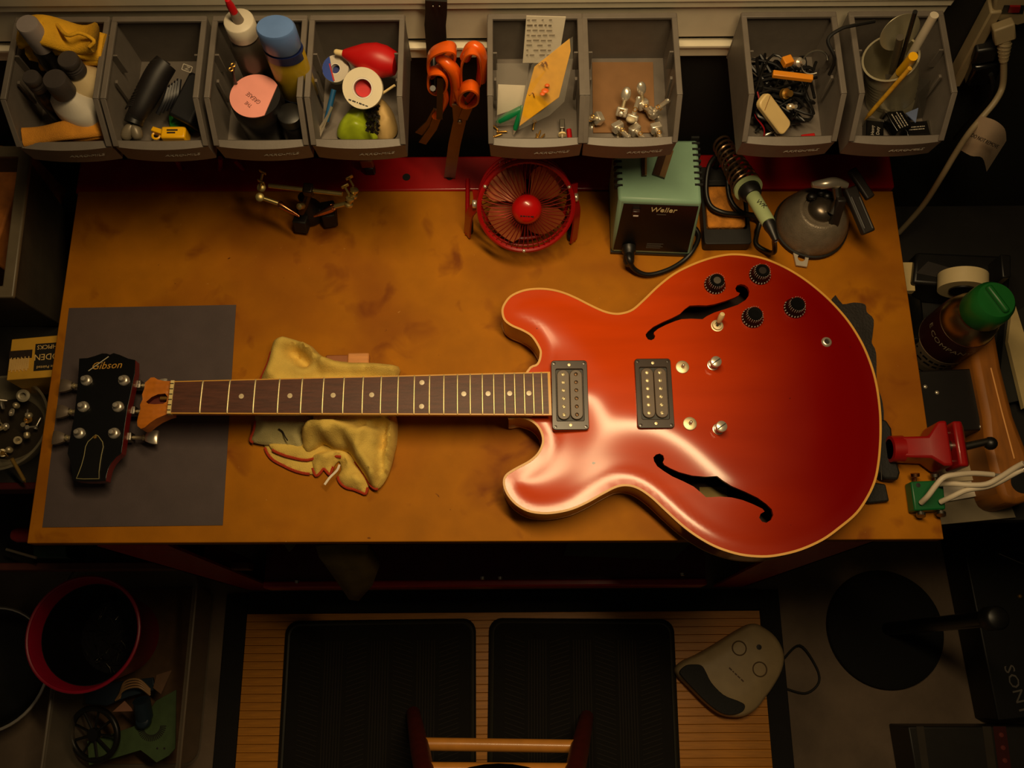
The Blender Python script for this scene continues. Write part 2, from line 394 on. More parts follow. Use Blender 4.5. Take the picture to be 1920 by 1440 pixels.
gc = U(1345, 757, ZE); PB = np.clip(1-((GX-gc.x)/.34)**2-((GY-gc.y)/.255)**2, 0, 1)
EB = np.clip(DD/.095, 0, 1); HF = PB*(EB*EB*(3-2*EB)*.75+.25*np.sin(PI/2*EB))
for _ in range(34):
    HP_ = np.pad(HF, 1, mode='edge'); HF = (HP_[:-2, 1:-1]+HP_[2:, 1:-1]+HP_[1:-1, :-2]+HP_[1:-1, 2:]+2*HF)/6
def archz(v, d):
    x, y = (v[0]-gx0)/gs, (v[1]-gy0)/gs; i, j = int(x), int(y); fx, fy = x-i, y-j
    g = (HF[j, i]*(1-fx)+HF[j, i+1]*fx)*(1-fy)+(HF[j+1, i]*(1-fx)+HF[j+1, i+1]*fx)*fy
    return ZE+.0130*g*min(1, (d+.002)/.010)-.0006*math.exp(-((d-.013)/.008)**2)*min(1, d/.004)
Z = [archz(v, d) for v, d in zip(V, D)]
def topz(x, y):
    b, j = 9, 0
    for i, v in enumerate(V):
        d = (v.x-x)**2+(v.y-y)**2
        if d < b: b, j = d, i
    return Z[j]
gl = U(1300, 760, 0)
gtr = T('electric_guitar', 'cherry red semi-hollow electric guitar without strings, its headstock snapped off', 'guitar', (gl.x, gl.y, .004))
tri = [t if (V[t[1]]-V[t[0]]).cross(V[t[2]]-V[t[0]]) > 0 else t[::-1] for t in tri]
mb = MB().add([Vector((v.x, v.y, Z[i])) for i, v in enumerate(V)], tri)
for h in (f1, f2):     # the cut edges of the sound holes
    hz = [topz(*p) for p in h]; n = len(h)
    mb.add([Vector((p[0], p[1], hz[i])) for i, p in enumerate(h)]+[Vector((p[0], p[1], hz[i]-.005)) for i, p in enumerate(h)], [(i, (i+1) % n, n+(i+1) % n, n+i) for i in range(n)])
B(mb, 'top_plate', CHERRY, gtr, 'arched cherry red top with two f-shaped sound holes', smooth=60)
zs = [(.010, -.012), (.006, -.004), (.009, 0), (.030, .0), (.0495, 0)]
rings = []
for z, d in zs:
    q = inset(outline, -d); rings.append([Vector((x, y, z)) for x, y in q])
mb = MB().loft(rings, caps=False); mb.f.append(tuple(range(len(outline)-1, -1, -1)))
body = B(mb, 'body_rim', CHSIDE, gtr, 'brownish red sides and back', smooth=50)
o2 = inset(outline, -.0004)
B(MB().ringplate(o2, inset(outline, .0023), .0492, .0546), 'binding', BINDING, gtr, 'cream edge binding', smooth=60)
B(MB().ringplate(inset(outline, -.0003), inset(outline, .002), .0072, .0105), 'back_binding', BINDING, gtr, smooth=60)
B(MB().prism(inset(outline, .006), .0095, .0105), 'cavity_shade_plate', mat('cavity_shade', (34, 18, 10), .9, 0, .2), gtr, 'added dark wood plate painting the shade inside the body')  # added dark plate paints the shade seen through the sound holes
c = U(1338, 928, .012)
B(MB().box((c.x, c.y, .011), (.034, .02, .0015)), 'inner_label', mat('old_label', (120, 100, 44), .7, 0, .1), gtr, 'yellowed paper label inside the lower sound hole')
# neck and fretboard
ZF = .0745
NT, NBt, ET, EB = U(327, 714.2, ZF), U(319.6, 775, ZF), U(1031.5, 696.3, ZF), U(1034.6, 778, ZF)
def along(t, s):   # t 0 nut .. 1 end, s 0 top edge .. 1 bottom edge
    p = NT.lerp(ET, t).lerp(NBt.lerp(EB, t), s); w_ = (NT.lerp(ET, t)-NBt.lerp(EB, t)).length
    p.z -= ((s-.5)*w_)**2/.6; return p
mb = MB(); n = 24
for s0, s1, zt in ((0, .035, -.0002), (.965, 1, -.0002)):
    pass
def strip(s0, s1, t0, t1, z0, z1, k=1):
    m_ = MB(); rings = []; ns = 9 if s1-s0 > .5 else 2
    for i in range(k+1):
        t = t0+(t1-t0)*i/k; top = [along(t, s0+(s1-s0)*j/(ns-1)) for j in range(ns)]
        a, b = top[0], top[-1]
        rings.append([Vector((a.x, a.y, ZF+z0)), Vector((b.x, b.y, ZF+z0))]+[p+Vector((0, 0, z1)) for p in top[::-1]])
    return m_.loft(rings)
fb = B(strip(.03, .97, 0, .993, -.006, 0), 'fretboard', ROSEW, gtr, 'dark rosewood fingerboard with pearl dots')
mb = strip(0, .03, 0, 1, -.006, -.0001)
q = strip(.97, 1, 0, 1, -.006, -.0001); mb.add(q.v, q.f)
q = strip(.03, .97, .993, 1, -.006, -.0001); mb.add(q.v, q.f)
B(mb, 'fretboard_binding', BINDING, fb, 'cream fingerboard binding')
LEN = (along(1, .5)-along(0, .5)).length
xf = (U(1016.4, 738, ZF)-along(0, .5)).length
SCL = xf/(1-2**(-22/12.))
def ft(n_): return SCL*(1-2**(-n_/12.))/LEN
FRETM = mat('fret_wire', (240, 222, 170), .42, .75, .05)
for k in range(1, 23):
    t = ft(k); m_ = MB()
    m_.tube([along(t, .02+.96*j/12)+Vector((0, 0, .0006 if 0 < j < 12 else -.0002)) for j in range(13)], .00115, 8)
    B(m_, 'fret', FRETM, fb)
first = None
for k, ss in ((3, .5), (5, .5), (7, .5), (9, .5), (12, .2), (12, .8), (15, .5), (17, .5), (19, .5), (21, .5)):
    p = along((ft(k)+ft(k-1))/2, ss)
    if k == 12 and ss == .8: pass
    d = B(MB().lathe([(.0031, -.0005), (.0031, .0003), (.001, .0004)], (p.x, p.y, p.z), n=16), 'inlay_dot', PEARL, fb)
nu = MB(); a0, b0 = along(0, -.01), along(0, 1.01)
nu.hexa([a0+Vector((-.005, 0, -.006)), a0+Vector((.0005, 0, -.006)), b0+Vector((.0005, 0, -.006)), b0+Vector((-.005, 0, -.006))],
        [a0+Vector((-.004, 0, .0018)), a0+Vector((.0003, 0, .0018)), b0+Vector((.0003, 0, .0018)), b0+Vector((-.004, 0, .0018))])
nut = B(nu, 'nut', mat('bone_nut', (228, 205, 140), .45, 0, .08), gtr, 'cream slotted nut')
sl = MB()
for i in range(6):
    p = a0.lerp(b0, .1+.16*i); sl.box((p.x-.002, p.y, ZF+.0019), (.0045, .0009, .0003))
B(sl, 'nut_slots', DARKT, nut)
rings = []
for i in range(13):
    t = -.005+.955*i/12; a, b = along(t, 0), along(t, 1); c = (a+b)/2; h = (a-b).length/2; dp = .0165+.004*max(0, t)
    ring = [Vector((c.x, c.y+h*math.cos(u), ZF-.006-dp*(math.sin(u)**.8 if math.sin(u) > 0 else 0))) for u in [PI*j/14 for j in range(15)]]
    rings.append(ring)
B(MB().loft(rings), 'neck', CHSIDE, gtr, 'cherry neck back')
# broken neck end with the truss-rod pocket
NE = [(1010,485),(960,482),(925,474),(905,461),(885,463),(866,476),(850,492),(846,525),(832,560),(836,590),(818,620),(822,645),(806,690),(800,720),(803,745),(825,762),(850,756),(880,730),(920,704),(970,681),(1000,673)]
NE = [(.3193*a, 560+.3193*b) for a, b in NE]
pol = UP(NE, .0675)
pocket = UP([(270+.3193*0+a, b) for a, b in [(3, 753), (14, 744), (26, 739), (40, 738), (44, 744), (42, 753), (36, 757), (20, 758), (8, 757)]], .0675)
Vp, tp, _ = sheet([(p.x, p.y) for p in pol], ([(p.x, p.y) for p in pocket],), .004)
tp = [t if (Vp[t[1]]-Vp[t[0]]).cross(Vp[t[2]]-Vp[t[0]]) > 0 else t[::-1] for t in tp]
xn = pol[0].x
def nez(x): return .0675-.10*max(0, xn-.02-x)+.0006*math.sin(x*900)
mb = MB().add([Vector((v.x, v.y, nez(v.x))) for v in Vp], tp)
n = len(pol)
mb.add([Vector((p.x, p.y, nez(p.x))) for p in pol]+[Vector((p.x, p.y, .047)) for p in pol], [((i+1) % n, i, n+i, n+(i+1) % n) for i in range(n)])
ne = B(mb, 'neck_end', NECKW, gtr, 'bare torn orange wood at the broken neck end', smooth=40)
n = len(pocket)
B(MB().add([Vector((p.x, p.y, nez(p.x))) for p in pocket]+[Vector((p.x, p.y, .058)) for p in pocket], [(i, (i+1) % n, n+(i+1) % n, n+i) for i in range(n)]+[tuple(range(n, 2*n))]), 'truss_rod_pocket', mat('pocket_dark', (96, 30, 16), .5, 0, .2), ne)
c = U(309, 747, .062)
B(MB().cyl((c.x+.004, c.y, .062), (c.x-.005, c.y, .062), .0028, n=10), 'truss_rod_nut', BRASS, ne)
# pickups
def pickup(px_, py_, bright):
    c = U(px_, py_, .066); F = T3(c.x, c.y, 0)
    zt = max(topz(c.x+dx, c.y+dy) for dx in (-.021, 0, .021) for dy in (-.04, 0, .04)); r = B(MB(F).ringplate(rrect(.0445, .089, .004), rrect(.0335, .066, .002), zt-.008, zt+.0035), 'pickup_ring', PUBLK, gtr, 'black pickup mounting ring', bev=.0008)
    B(MB(F).prism(rrect(.0337, .0662, .002), zt-.004, zt+.0012), 'pickup_base', mat('pickup_base', (12, 9, 8), .5, 0, .1), r)
    for s in (-1, 1):
        bo = B(MB(F).prism(rrect(.0152, .0635, .0074, 8, s*.0079), zt-.001, zt+.005), 'bobbin', BOBB, r, 'dark bobbin coil', bev=.0006)
        for k in range(6):
            y = (k-2.5)*.0103
            q = MB(F).lathe([(.0024, 0), (.0024, .0006), (.0014, .0011), (.0001, .0011)], (s*.0079, y, zt+.0048), n=12)
            po = B(q, 'pole_piece', NICKEL if (bright or s < 0) else mat('dull_pole', (110, 84, 60), .4, 1, .2), bo)
            if s > 0 or not bright: B(MB(F).box((s*.0079, y, zt+.00595), (.0042, .0006, .0002), RZ(20*k+15).to_3x3()), 'screw_slot', DARKT, po)
    for sx_, sy_ in ((-1, -1), (1, -1), (-1, 1), (1, 1), (0, -1), (0, 1)):
        q = (sx_*.0185, sy_*(.0405 if sx_ else .0385), zt+.0032)
        B(MB(F).lathe([(.0022, 0), (.0018, .0008), (.0001, .001)], q, n=12), 'ring_screw', NICKEL if sx_ == 0 else PUBLK, r)
pickup(1068.5, 740, False); pickup(1226, 738.5, True)
# control knobs
NUMW = mat('numeral_white', (190, 186, 176), .6, 0, .05)
def knob(px_, py_, rot, top):
    c = U(px_, py_, .064); zt = topz(c.x, c.y)-.0006
    k = B(MB().lathe([(.0136, 0), (.0136, .003), (.0126, .0065), (.0100, .009), (.0090, .0165), (.0084, .0172), (.0001, .0168)], (c.x, c.y, zt), n=30), 'control_knob', BLACKG, gtr, 'black bell-shaped control knob with white numerals')
    m_ = MB()
    for i in range(20):
        a = rot+2*PI*i/22; m_.at(T3(c.x, c.y, zt+.0052) @ Matrix.Rotation(a, 4, 'Z')).box((.0131, 0, 0), (.0006, .0011, .0022), RY(-22).to_3x3())
        m_.box((.0097, 0, .0095), (.0005, .0006, .006), RY(-4).to_3x3())
    B(m_, 'numerals', NUMW, k)
    B(MB().lathe([(.0082, .0170), (.0001, .01705)], (c.x, c.y, zt), n=24), 'knob_cap', top, k)
kc1 = mat('knob_cap_worn', (88, 82, 74), .35, .3, .2); kc2 = mat('knob_cap_dark', (34, 26, 22), .4, 0, .2)
for a, b, r_, t_ in ((1342, 531, .4, kc1), (1427, 512, 1.9, kc2), (1410, 597, 1.1, BLACKG), (1491, 576, 2.6, BLACKG)): knob(a, b, r_, t_)
# toggle, bridge studs, tailpiece posts, jack
c = U(1344.5, 611, .065); zt = topz(c.x, c.y)-.0003
tg = B(MB().lathe([(.0078, 0), (.0078, .0012), (.0064, .0014), (.006, .004), (.0036, .0042), (.003, .002), (.0001, .002)], (c.x, c.y, zt), n=24), 'toggle_washer', NICKEL, gtr, 'three-way switch washer')
B(MB().cyl((c.x, c.y, zt+.002), (c.x+.001, c.y+.003, zt+.010), .0019, n=12), 'toggle_lever', STEEL, tg)
B(MB().lathe([(.0026, 0), (.0034, .002), (.0037, .012), (.0030, .0150), (.0001, .0158)], (c.x+.0008, c.y+.0028, zt+.008), (.12, .3, .95), n=16), 'toggle_tip', CREAM, tg, 'cream switch tip')
for px_, py_ in ((1279, 689), (1293, 795)):
    c = U(px_, py_, .066); zt = topz(c.x, c.y)-.0004
    th = B(MB().lathe([(.0082, 0), (.0082, .0022), (.0074, .0026), (.0022, .0026)], (c.x, c.y, zt), n=28), 'bridge_thumbwheel', NICKEL, gtr, 'round bridge height wheel')
    B(MB().lathe([(.002, 0), (.002, .008), (.0012, .0088), (.0001, .009)], (c.x, c.y, zt+.002), n=12), 'bridge_post', CHROME, th)
for px_, py_ in ((1336, 685), (1346, 805)):
    c = U(px_, py_, .066); zt = topz(c.x, c.y)-.0004
    st = B(MB().lathe([(.0068, 0), (.0068, .0015), (.0058, .0018), (.0058, .006), (.0042, .0065), (.0042, .012), (.0068, .0125), (.0068, .0165), (.0062, .017), (.0001, .0171)], (c.x, c.y, zt), (.06, -.03, 1), n=24), 'tailpiece_stud', CHROME, gtr, 'slotted chrome tailpiece stud')
    B(MB().box((c.x+.001, c.y-.0005, zt+.0172), (.012, .0013, .0004), RZ(35).to_3x3()), 'screw_slot', DARKT, st)
c = U(1549, 642, .058); zt = topz(c.x, c.y)-.0004
jk = B(MB().lathe([(.0066, 0), (.0066, .0012), (.0055, .003), (.0036, .0034), (.0034, .001), (.0001, .001)], (c.x, c.y, zt), n=24), 'output_jack', CHROME, gtr)
B(MB().lathe([(.0034, .0012), (.0001, .0013)], (c.x, c.y, zt), n=16), 'jack_hole', DARKT, jk)
# ------------------------------------------------------------------ headstock, lying across the paper
HS = [(248,165),(330,160),(400,140),(470,115),(515,117),(545,128),(580,112),(640,130),(720,165),(790,180),(788,300),(748,500),(717,640),(692,800),(668,1000),(656,1080),(610,1112),(560,1170),(530,1230),(512,1300),(505,1345),(400,1352),(300,1352),(220,1345),(186,1330),(180,1250),(165,1160),(135,1080),(150,980),(175,850),(195,750),(215,600),(230,450),(242,300)]
HP = lambda a, b: (100+.19444*a, 640+.19444*b)
ZH = .040
hc = U(190, 780, 0)
hd = T('guitar_headstock', 'black faced guitar headstock broken off its neck, six tuners still fitted', 'headstock', (hc.x, hc.y, .002))
pol = UP([HP(*p) for p in HS], ZH); p2 = [(p.x, p.y) for p in pol]
B(MB().prism(p2, ZH-.0145, ZH-.0012), 'headstock_core', mat('headstock_red', (110, 18, 12), .35, 0, .15, coat=.4), hd, 'dark red wooden headstock edge', bev=.0008)
face = B(MB().prism(p2, ZH-.0012, ZH), 'headstock_face', mat('headstock_black', (9, 9, 9), .3, 0, .1, coat=.3), hd, 'black face veneer', bev=.0004)
def hxy(a, b, z=ZH): return U(*HP(a, b), z)
c = hxy(512, 235); e = hxy(660, 230)-hxy(380, 245)
B(MB().text('Gibson', .0135, frame((c.x, c.y, ZH+.0002), e, Vector((0, 1, 0))), .0001, .3, 1.0), 'logo', GOLDT, face, 'gold script lettering')
a, b = hxy(340, 287), hxy(535, 148); dd = (b-a); 
B(MB().box(((a+b)/2+Vector((0, 0, .0005))), (dd.length, .0011, .0005), Matrix.Rotation(math.atan2(dd.y, dd.x), 3, 'Z')), 'pale_line', mat('pale_strip', (190, 180, 150), .6, 0, .05), face, 'pale line across the logo')  # thin pale strip laid across the lettering
bell = [(415,905),(395,918),(375,940),(340,970),(316,1020),(302,1110),(277,1200),(247,1280),(228,1325),(300,1330),(445,1328),(446,1260),(456,1180),(471,1090),(487,1020),(481,975),(460,945),(438,915)]
bp = [hxy(*p) for p in bell]
tc_ = B(MB().prism([(p.x, p.y) for p in bp], ZH, ZH+.0016), 'truss_rod_cover', mat('cover_black', (12, 12, 11), .35, 0, .1), hd, 'black bell-shaped cover with pale edge')
B(MB().tube([p+Vector((0, 0, .0016)) for p in bp], .0005, 6, True), 'cover_edge', mat('pale_edge', (150, 140, 90), .6, 0, .1), tc_)
c = hxy(408, 926); B(MB().lathe([(.0024, 0), (.002, .0012), (.0001, .0014)], (c.x, c.y, ZH+.0014), n=12), 'cover_screw', BRASS, tc_)
def tuner(a, b, side):
    c = hxy(a, b)
    bs = B(MB().lathe([(.0072, 0), (.0072, .0010), (.0064, .0030), (.0046, .0042), (.0036, .0044), (.0035, .009), (.0028, .0104), (.0001, .0108)], (c.x, c.y, ZH), n=24), 'tuner_post', CHROME, hd, 'chrome tuner bushing and post')
    zc = ZH-.022
    h = .0285 if side < 0 else .031
    B(MB().box((c.x+side*.004, c.y, zc+.001), (.022, .011, .0125)), 'tuner_housing', STEEL, bs, bev=.001)
    B(MB().cyl((c.x+side*.012, c.y, zc), (c.x+side*h, c.y, zc), .0026, n=10), 'tuner_shaft', NICKEL, bs)
    B(MB().lathe([(.0001, -.0015), (.0038, -.001), (.0038, .001), (.0001, .0015)], (c.x+side*(h-.003), c.y, zc), (1, 0, 0), n=12), 'tuner_collar', NICKEL, bs)
    rings = []
    for t, hw, th in ((0, .005, .0030), (.003, .0065, .0040), (.008, .0082, .0046), (.0125, .0088, .0040), (.0150, .0086, .0024)):
        rings.append([Vector((c.x+side*(h+t), c.y+u*hw, zc+v*th)) for u, v in ((-1, -.6), (-.5, -1), (.5, -1), (1, -.6), (1, .6), (.5, 1), (-.5, 1), (-1, .6))])
    B(MB().loft(rings), 'tuner_button', CHROME if side > 0 else mat('dull_button', (112, 98, 84), .45, .3, .2), bs, 'keystone tuner button')
for a, b, s in ((320, 378, -1), (682, 378, 1), (290, 632, -1), (625, 632, 1), (253, 888, -1), (587, 888, 1)): tuner(a, b, s)
# ------------------------------------------------------------------ hanging parts bins
BF, BZ, BW, BD, BH = .560, .207, .106, .1365, .076     # front y, bottom z, width, depth, height
BIN_PX = [94, 281, 475, 662.5, 1005.5, 1188, 1496, 1703.5]
BIN_X = [U(p, 180, BZ+BH).x for p in BIN_PX]
BIN_L = ['grey parts bin at the far left, holding bottles and yellow cloths', 'grey parts bin holding a black grip tool and a yellow clamp', 'grey parts bin holding the jar with a pink lid', 'grey parts bin holding a red rubber blower and tape rolls',
         'grey parts bin holding a handwritten note and a yellow card in a bag', 'grey parts bin lined with cardboard, holding loose guitar tuners', 'grey parts bin filled with tangled black wires', 'grey parts bin at the far right, holding a tin can of pens']
def make_bin(cx):
    t = T('parts_bin', BIN_L[0], 'bin', (cx, BF+BD/2, BZ), 'hanging parts bins')
    th = .0024; F = T3(cx, BF, BZ)
    side = [(.004, 0), (0, .033), (.031, BH), (BD, BH), (BD, 0)]
    mb = MB(F)
    for s in (-1, 1):
        xo, xi = s*BW/2, s*(BW/2-th)
        # lower edge tapers inwards a little
        a = [Vector((xo*(1-.03*(1-z/BH)), y, z)) for y, z in side]; b = [Vector((xi*(1-.03*(1-z/BH)), y, z)) for y, z in side]
        mb.loft([a, b] if s < 0 else [b, a])
        mb.box((s*(BW/2-.008), .062, .045), (.003, .004, .038)); mb.box((s*(BW/2-.0065), .088, .060), (.008, .002, .03))
    mb.box((0, BD/2+.002, .0012), (BW*.965, BD-.004, .0024)); mb.box((0, BD-.0012, BH/2), (BW-.001, .0024, BH))
    B(mb, 'shell', GREYP, t, bev=.0005)
    mb = MB(F); n = 14     # bowed front wall with lip
    def bow(u): return -.0045*(1-u*u)
    rings = []
    for i in range(n+1):
        u = -1+2*i/n; x = u*BW/2*.985; d = bow(u)
        rings.append([Vector((x*.975, .004+d, 0)), Vector((x, 0+d, .031)), Vector((x, .0065+d*.4, .034)), Vector((x*.99, .0085+d*.2, .031)), Vector((x*.965, .0075+d*.4, .002))])
    mb.loft(rings); lip = B(mb, 'front_lip', GREYP, t, 'bowed front lip')
    M_ = F @ T3(.018, .0018, .016) @ RX(83)
    B(MB().text('AKRO-MILS',   .0052, M_, .0002, .3, 1.5, wrap=lambda v: Vector((v.x, v.y, v.z+.0003+.0045*(1-((v.x+.018)/.0522)**2)))), 'moulded_lettering', PALET, lip)
    mb = MB(F)
    for s in (-1, 1):
        x = s*(BW/2-.0028)
        mb.hexa([Vector((x-.0035, .031, BH-.001)), Vector((x+.0035, .031, BH-.001)), Vector((x+.0035, BD, BH-.001)), Vector((x-.0035, BD, BH-.001))], [Vector((x-.003, .031, BH+.0018)), Vector((x+.003, .031, BH+.0018)), Vector((x+.003, BD, BH+.0018)), Vector((x-.003, BD, BH+.0018))])
        mb.hexa([Vector((x-.003, .0, .032)), Vector((x+.003, .0, .032)), Vector((x+.003, .031, BH-.002)), Vector((x-.003, .031, BH-.002))], [Vector((x-.003, -.0015, .034)), Vector((x+.003, -.0015, .034)), Vector((x+.003, .0305, BH+.0015)), Vector((x-.003, .0305, BH+.0015))])
    mb.box((0, BD-.003, BH+.0005), (BW-.001, .007, .0035))
    B(mb, 'rim_flange', GREYP, t, 'thickened rim', bev=.0006)
    return t
b0_ = make_bin(BIN_X[0])
for x_, l_ in zip(BIN_X[1:], BIN_L[1:]): dup(b0_, (x_-BIN_X[0], 0, 0), l_)
BFZ = BZ+.0026
# ------------------------------------------------------------------ small builders
def bottle(name, label, cat, top, ztop, rb, hcap, rcap, mbody, mcap, sy=1.0, capname='cap', ribs=0, shoulder=.018, z0=BFZ, rz=0, lab=None, neck=None):
    c = U(top[0], top[1], ztop); H = ztop-z0; t = T(name, label, cat, (c.x, c.y, z0)); hb = H-hcap; rn = neck or rcap*.8
    B(MB().lathe([(rb*.92, 0), (rb, .003), (rb, hb-shoulder), (rb*.9, hb-shoulder*.55), (rn*1.15, hb-.003), (rn, hb), (rn, hb+.002)], (c.x, c.y, z0), n=28, sy=sy, rz=rz), 'bottle_body', mbody, t)
    pr = [(rcap, 0), (rcap, hcap*.3)]
    for i in range(ribs): pr += [(rcap*.9, hcap*(.3+.5*i/ribs)), (rcap, hcap*(.36+.5*i/ribs))]
    pr += [(rcap*.97, hcap*.95), (rcap*.9, hcap), (.0001, hcap)]
    B(MB().lathe(pr, (c.x, c.y, z0+hb), n=24), capname, mcap, t)
    if lab:
        B(MB().lathe([(rb*1.012, H*.12), (rb*1.012, hb-shoulder-.004)], (c.x, c.y, z0), n=28, sy=sy*1.0, rz=rz), 'label', lab, t)
    return t
def pencil(name, label, cat, a, b, r, m, tipm=None, capm=None, n=8):
    t = T(name, label, cat, a); a, b = Vector(a), Vector(b); d = (b-a)
    B(MB().cyl(a+d*.12, b, r, n=n), 'barrel', m, t)
    B(MB().cyl(a, a+d*.12, r*.18, r, n), 'tip', tipm or m, t)
    if capm: B(MB().cyl(b-d*.35, b+d*.005, r*1.12, r*1.05, n), 'pen_cap', capm, t)
    return t
def ribbon(pts, w, th, up=(0, 0, 1)):
    mb = MB(); rings = []; N = len(pts); up = Vector(up)
    for i in range(N):
        t = (pts[min(N-1, i+1)]-pts[max(0, i-1)]).normalized(); s = t.cross(up).normalized(); u = s.cross(t)
        p = pts[i]; rings.append([p-s*w/2-u*th/2, p+s*w/2-u*th/2, p+s*w/2+u*th/2, p-s*w/2+u*th/2])
    return mb.loft(rings)
# ------------------------------------------------------------------ bin 1
YCL = mat('yellow_cloth', (226, 170, 30), .9, 0, .15, 60, bump=.4, bscale=700)
TANCL = mat('tan_cloth', (196, 130, 34), .9, 0, .2, 60, bump=.4, bscale=700)
BLKB = mat('dark_bottle', (22, 20, 20), .3, 0, .2)
GCAP = mat('dark_grey_cap', (62, 56, 54), .5, 0, .15, bump=.1)
WBOT = mat('milky_bottle', (214, 206, 190), .35, 0, .05)
X1 = BIN_X[0]
rl = [(u, v) for u, v in [(0, 0), (.02, .006), (.04, -.004), (.062, .007), (.078, 0)]]
def foldcloth(name, label, c, w, h, d, m, layers=3, rz=0, tilt=0, group=None):
    t = T(name, label, 'cloth', c, group); F = T3(*c) @ RZ(rz) @ RX(tilt)
    for k in range(layers):
        mb = MB(F); rings = []; z = h*(k+.5)/layers
        for i in range(15):
            u = i/14; x = -w/2+w*u; wob = .12*h*math.sin(7*u+k*1.9)
            prof = []
            for j in range(10):
                a = 2*PI*j/10; yy = math.copysign(abs(math.cos(a))**.45, math.cos(a))*d/2*(1-.05*k+.05*math.sin(9*u+k)); zz = math.sin(a)*h/layers*.52
                prof.append(Vector((x, yy, z+zz+wob)))
            rings.append(prof)
        mb.loft(rings); B(mb, 'cloth_fold', m, t, smooth=70)
    return t
foldcloth('yellow_dust_cloth', 'bright yellow folded dust cloth at the back of the leftmost bin', (X1+.010, BF+.108, BZ+.040), .084, .066, .040, YCL, 4, -6, 10)
mb = MB(); mb.tube(cr([U(80, 45, .318), U(103, 44, .312), U(125, 66, .318), U(150, 62, .318), U(176, 76, .314), U(168, 88, .308)], 5), [.002]*26, 8)
B(mb, 'rolled_hem', YCL, bpy.data.objects['yellow_dust_cloth'], 'curled cloth hem')
foldcloth('tan_dust_cloth', 'tan orange folded cloth at the front of the leftmost bin', (X1-.004, BF+.022, BFZ+.012), .088, .026, .024, TANCL, 3, 8, 14)
bottle('spray_bottle', 'dark bottle with a milky translucent cap, leftmost of its bin', 'bottle', (50, 44), .330, .0150, .036, .0122, BLKB, mat('milky_cap', (150, 140, 138), .25, 0, .1), neck=.012)
bottle('polish_bottle', 'white bottle with a tall grey cap and a red printed label', 'bottle', (101, 147), .300, .031, .024, .0130, WBOT, GCAP, sy=.70, shoulder=.028, rz=-38)
c = U(101, 147, .30)
mb = MB()
for z, h in ((.238, .006), (.230, .004)):
    mb.add(*[(lambda q: (q.v, q.f))(MB().lathe([(.0316, 0), (.0316, h)], (c.x, c.y, z), n=28, sy=.70, rz=-38))][0])
B(mb, 'label_stripe', mat('red_print', (170, 40, 26), .6, 0, .1), bpy.data.objects['polish_bottle'])
bottle('glue_bottle', 'cream bottle with a ribbed dark cap behind the white bottle', 'bottle', (126, 110), .302, .023, .022, .0115, mat('cream_bottle', (206, 184, 140), .35, 0, .06), GCAP, ribs=3)
bottle('dye_bottle', 'small dark bottle with a grey cap beside the white bottle', 'bottle', (57, 143), .292, .012, .02, .0095, BLKB, GCAP, ribs=2)
# ------------------------------------------------------------------ bin 2
t = T('black_grip_tool', 'long black ribbed grip tool with a forked pale end', 'tool', (BIN_X[1]-.01, BF+.05, BFZ))
p = cr([U(312, 118, .262), U(296, 140, .258), U(280, 170, .252), U(262, 205, .245), U(253, 222, .240)], 6)
B(MB().tube(p, [.008+.006*math.sin(PI*min(1, .25+.75*i/len(p))) for i in range(len(p))], 12), 'handle', mat('grip_black', (26, 22, 22), .5, 0, .2), t)
mb = MB()
for i in range(4, len(p)-3): mb.tube([p[i]+Vector((.0118*math.cos(a), .004+.0*a, .0118*math.sin(a)+.001)) for a in [0.3+2.4*k/8 for k in range(9)]], .0009, 5)
B(mb, 'grip_ribs', mat('rib_black', (36, 32, 30), .5, 0, .1), t)
B(MB().tube(p[-4:]+[U(250, 232, .238)], .0105, 12), 'collar', BLACKP, t)
FORK = mat('fork_grey', (120, 110, 92), .4, .2, .15)
for s in (-1, 1):
    B(MB().tube(cr([U(249, 234, .238), U(248+s*7, 246, .234), U(246+s*13, 262, .230)], 5), [.004, .0048, .0055, .0062, .0066, .0068, .0068, .0066, .006, .005, .003], 10), 'jaw', FORK, t)
mb = MB().box((BIN_X[1]+.032, BF+.060, BFZ+.021), (.03, .055, .04), (RZ(-28) @ RX(14)).to_3x3())
pc = B(mb, 'black_pouch', mat('pouch_black', (16, 16, 20), .6, 0, .2), label='small black pouch with a square white emblem', cat='pouch', bev=.003)
M_ = T3(*(U(351, 128, .262))) @ RX(20) @ RZ(-20)
mb = MB(M_).ringplate(rrect(.0115, .0075, .001, 3), rrect(.0098, .0058, .0008, 3), 0, .0004); mb.text('Z', .006, T3(0, 0, .0002), .0002, .2, 1.3)
B(mb, 'emblem', PALET, pc)
mb = MB()
for k in range(5):
    mb.tube(cr([U(316+5*k, 165-4*k, .250), U(308+6*k, 190-3*k, .246), U(296+7*k, 214-4*k, .238)], 4), .0028, 7)
B(mb, 'ribbed_cable_bundle', mat('bundle_black', (24, 24, 30), .45, 0, .2), label='bundle of dark cables lying under the black pouch', cat='cable')
c = U(340, 228, BFZ+.010)
gb = B(MB().box((c.x, c.y, BFZ+.007), (.026, .020, .013), RZ(12).to_3x3()), 'green_box', mat('green_translucent', (24, 92, 30), .3, 0, .15), label='small green plastic box beside the yellow clamp', cat='box', bev=.0012)
B(MB().box((c.x-.003, c.y, BFZ+.0142), (.012, .010, .0012), RZ(12).to_3x3()), 'lid', mat('green_lid', (44, 120, 46), .35, 0, .1), gb)
c = U(322, 254, BFZ+.012); t = T('yellow_clamp', 'bright yellow plastic clamp with black print', 'clamp', (c.x, c.y, BFZ))
YEL = mat('yellow_plastic', (240, 180, 10), .35, 0, .06)
B(MB().box((c.x+.004, c.y, BFZ+.010), (.028, .015, .019)), 'body', YEL, t, bev=.002)
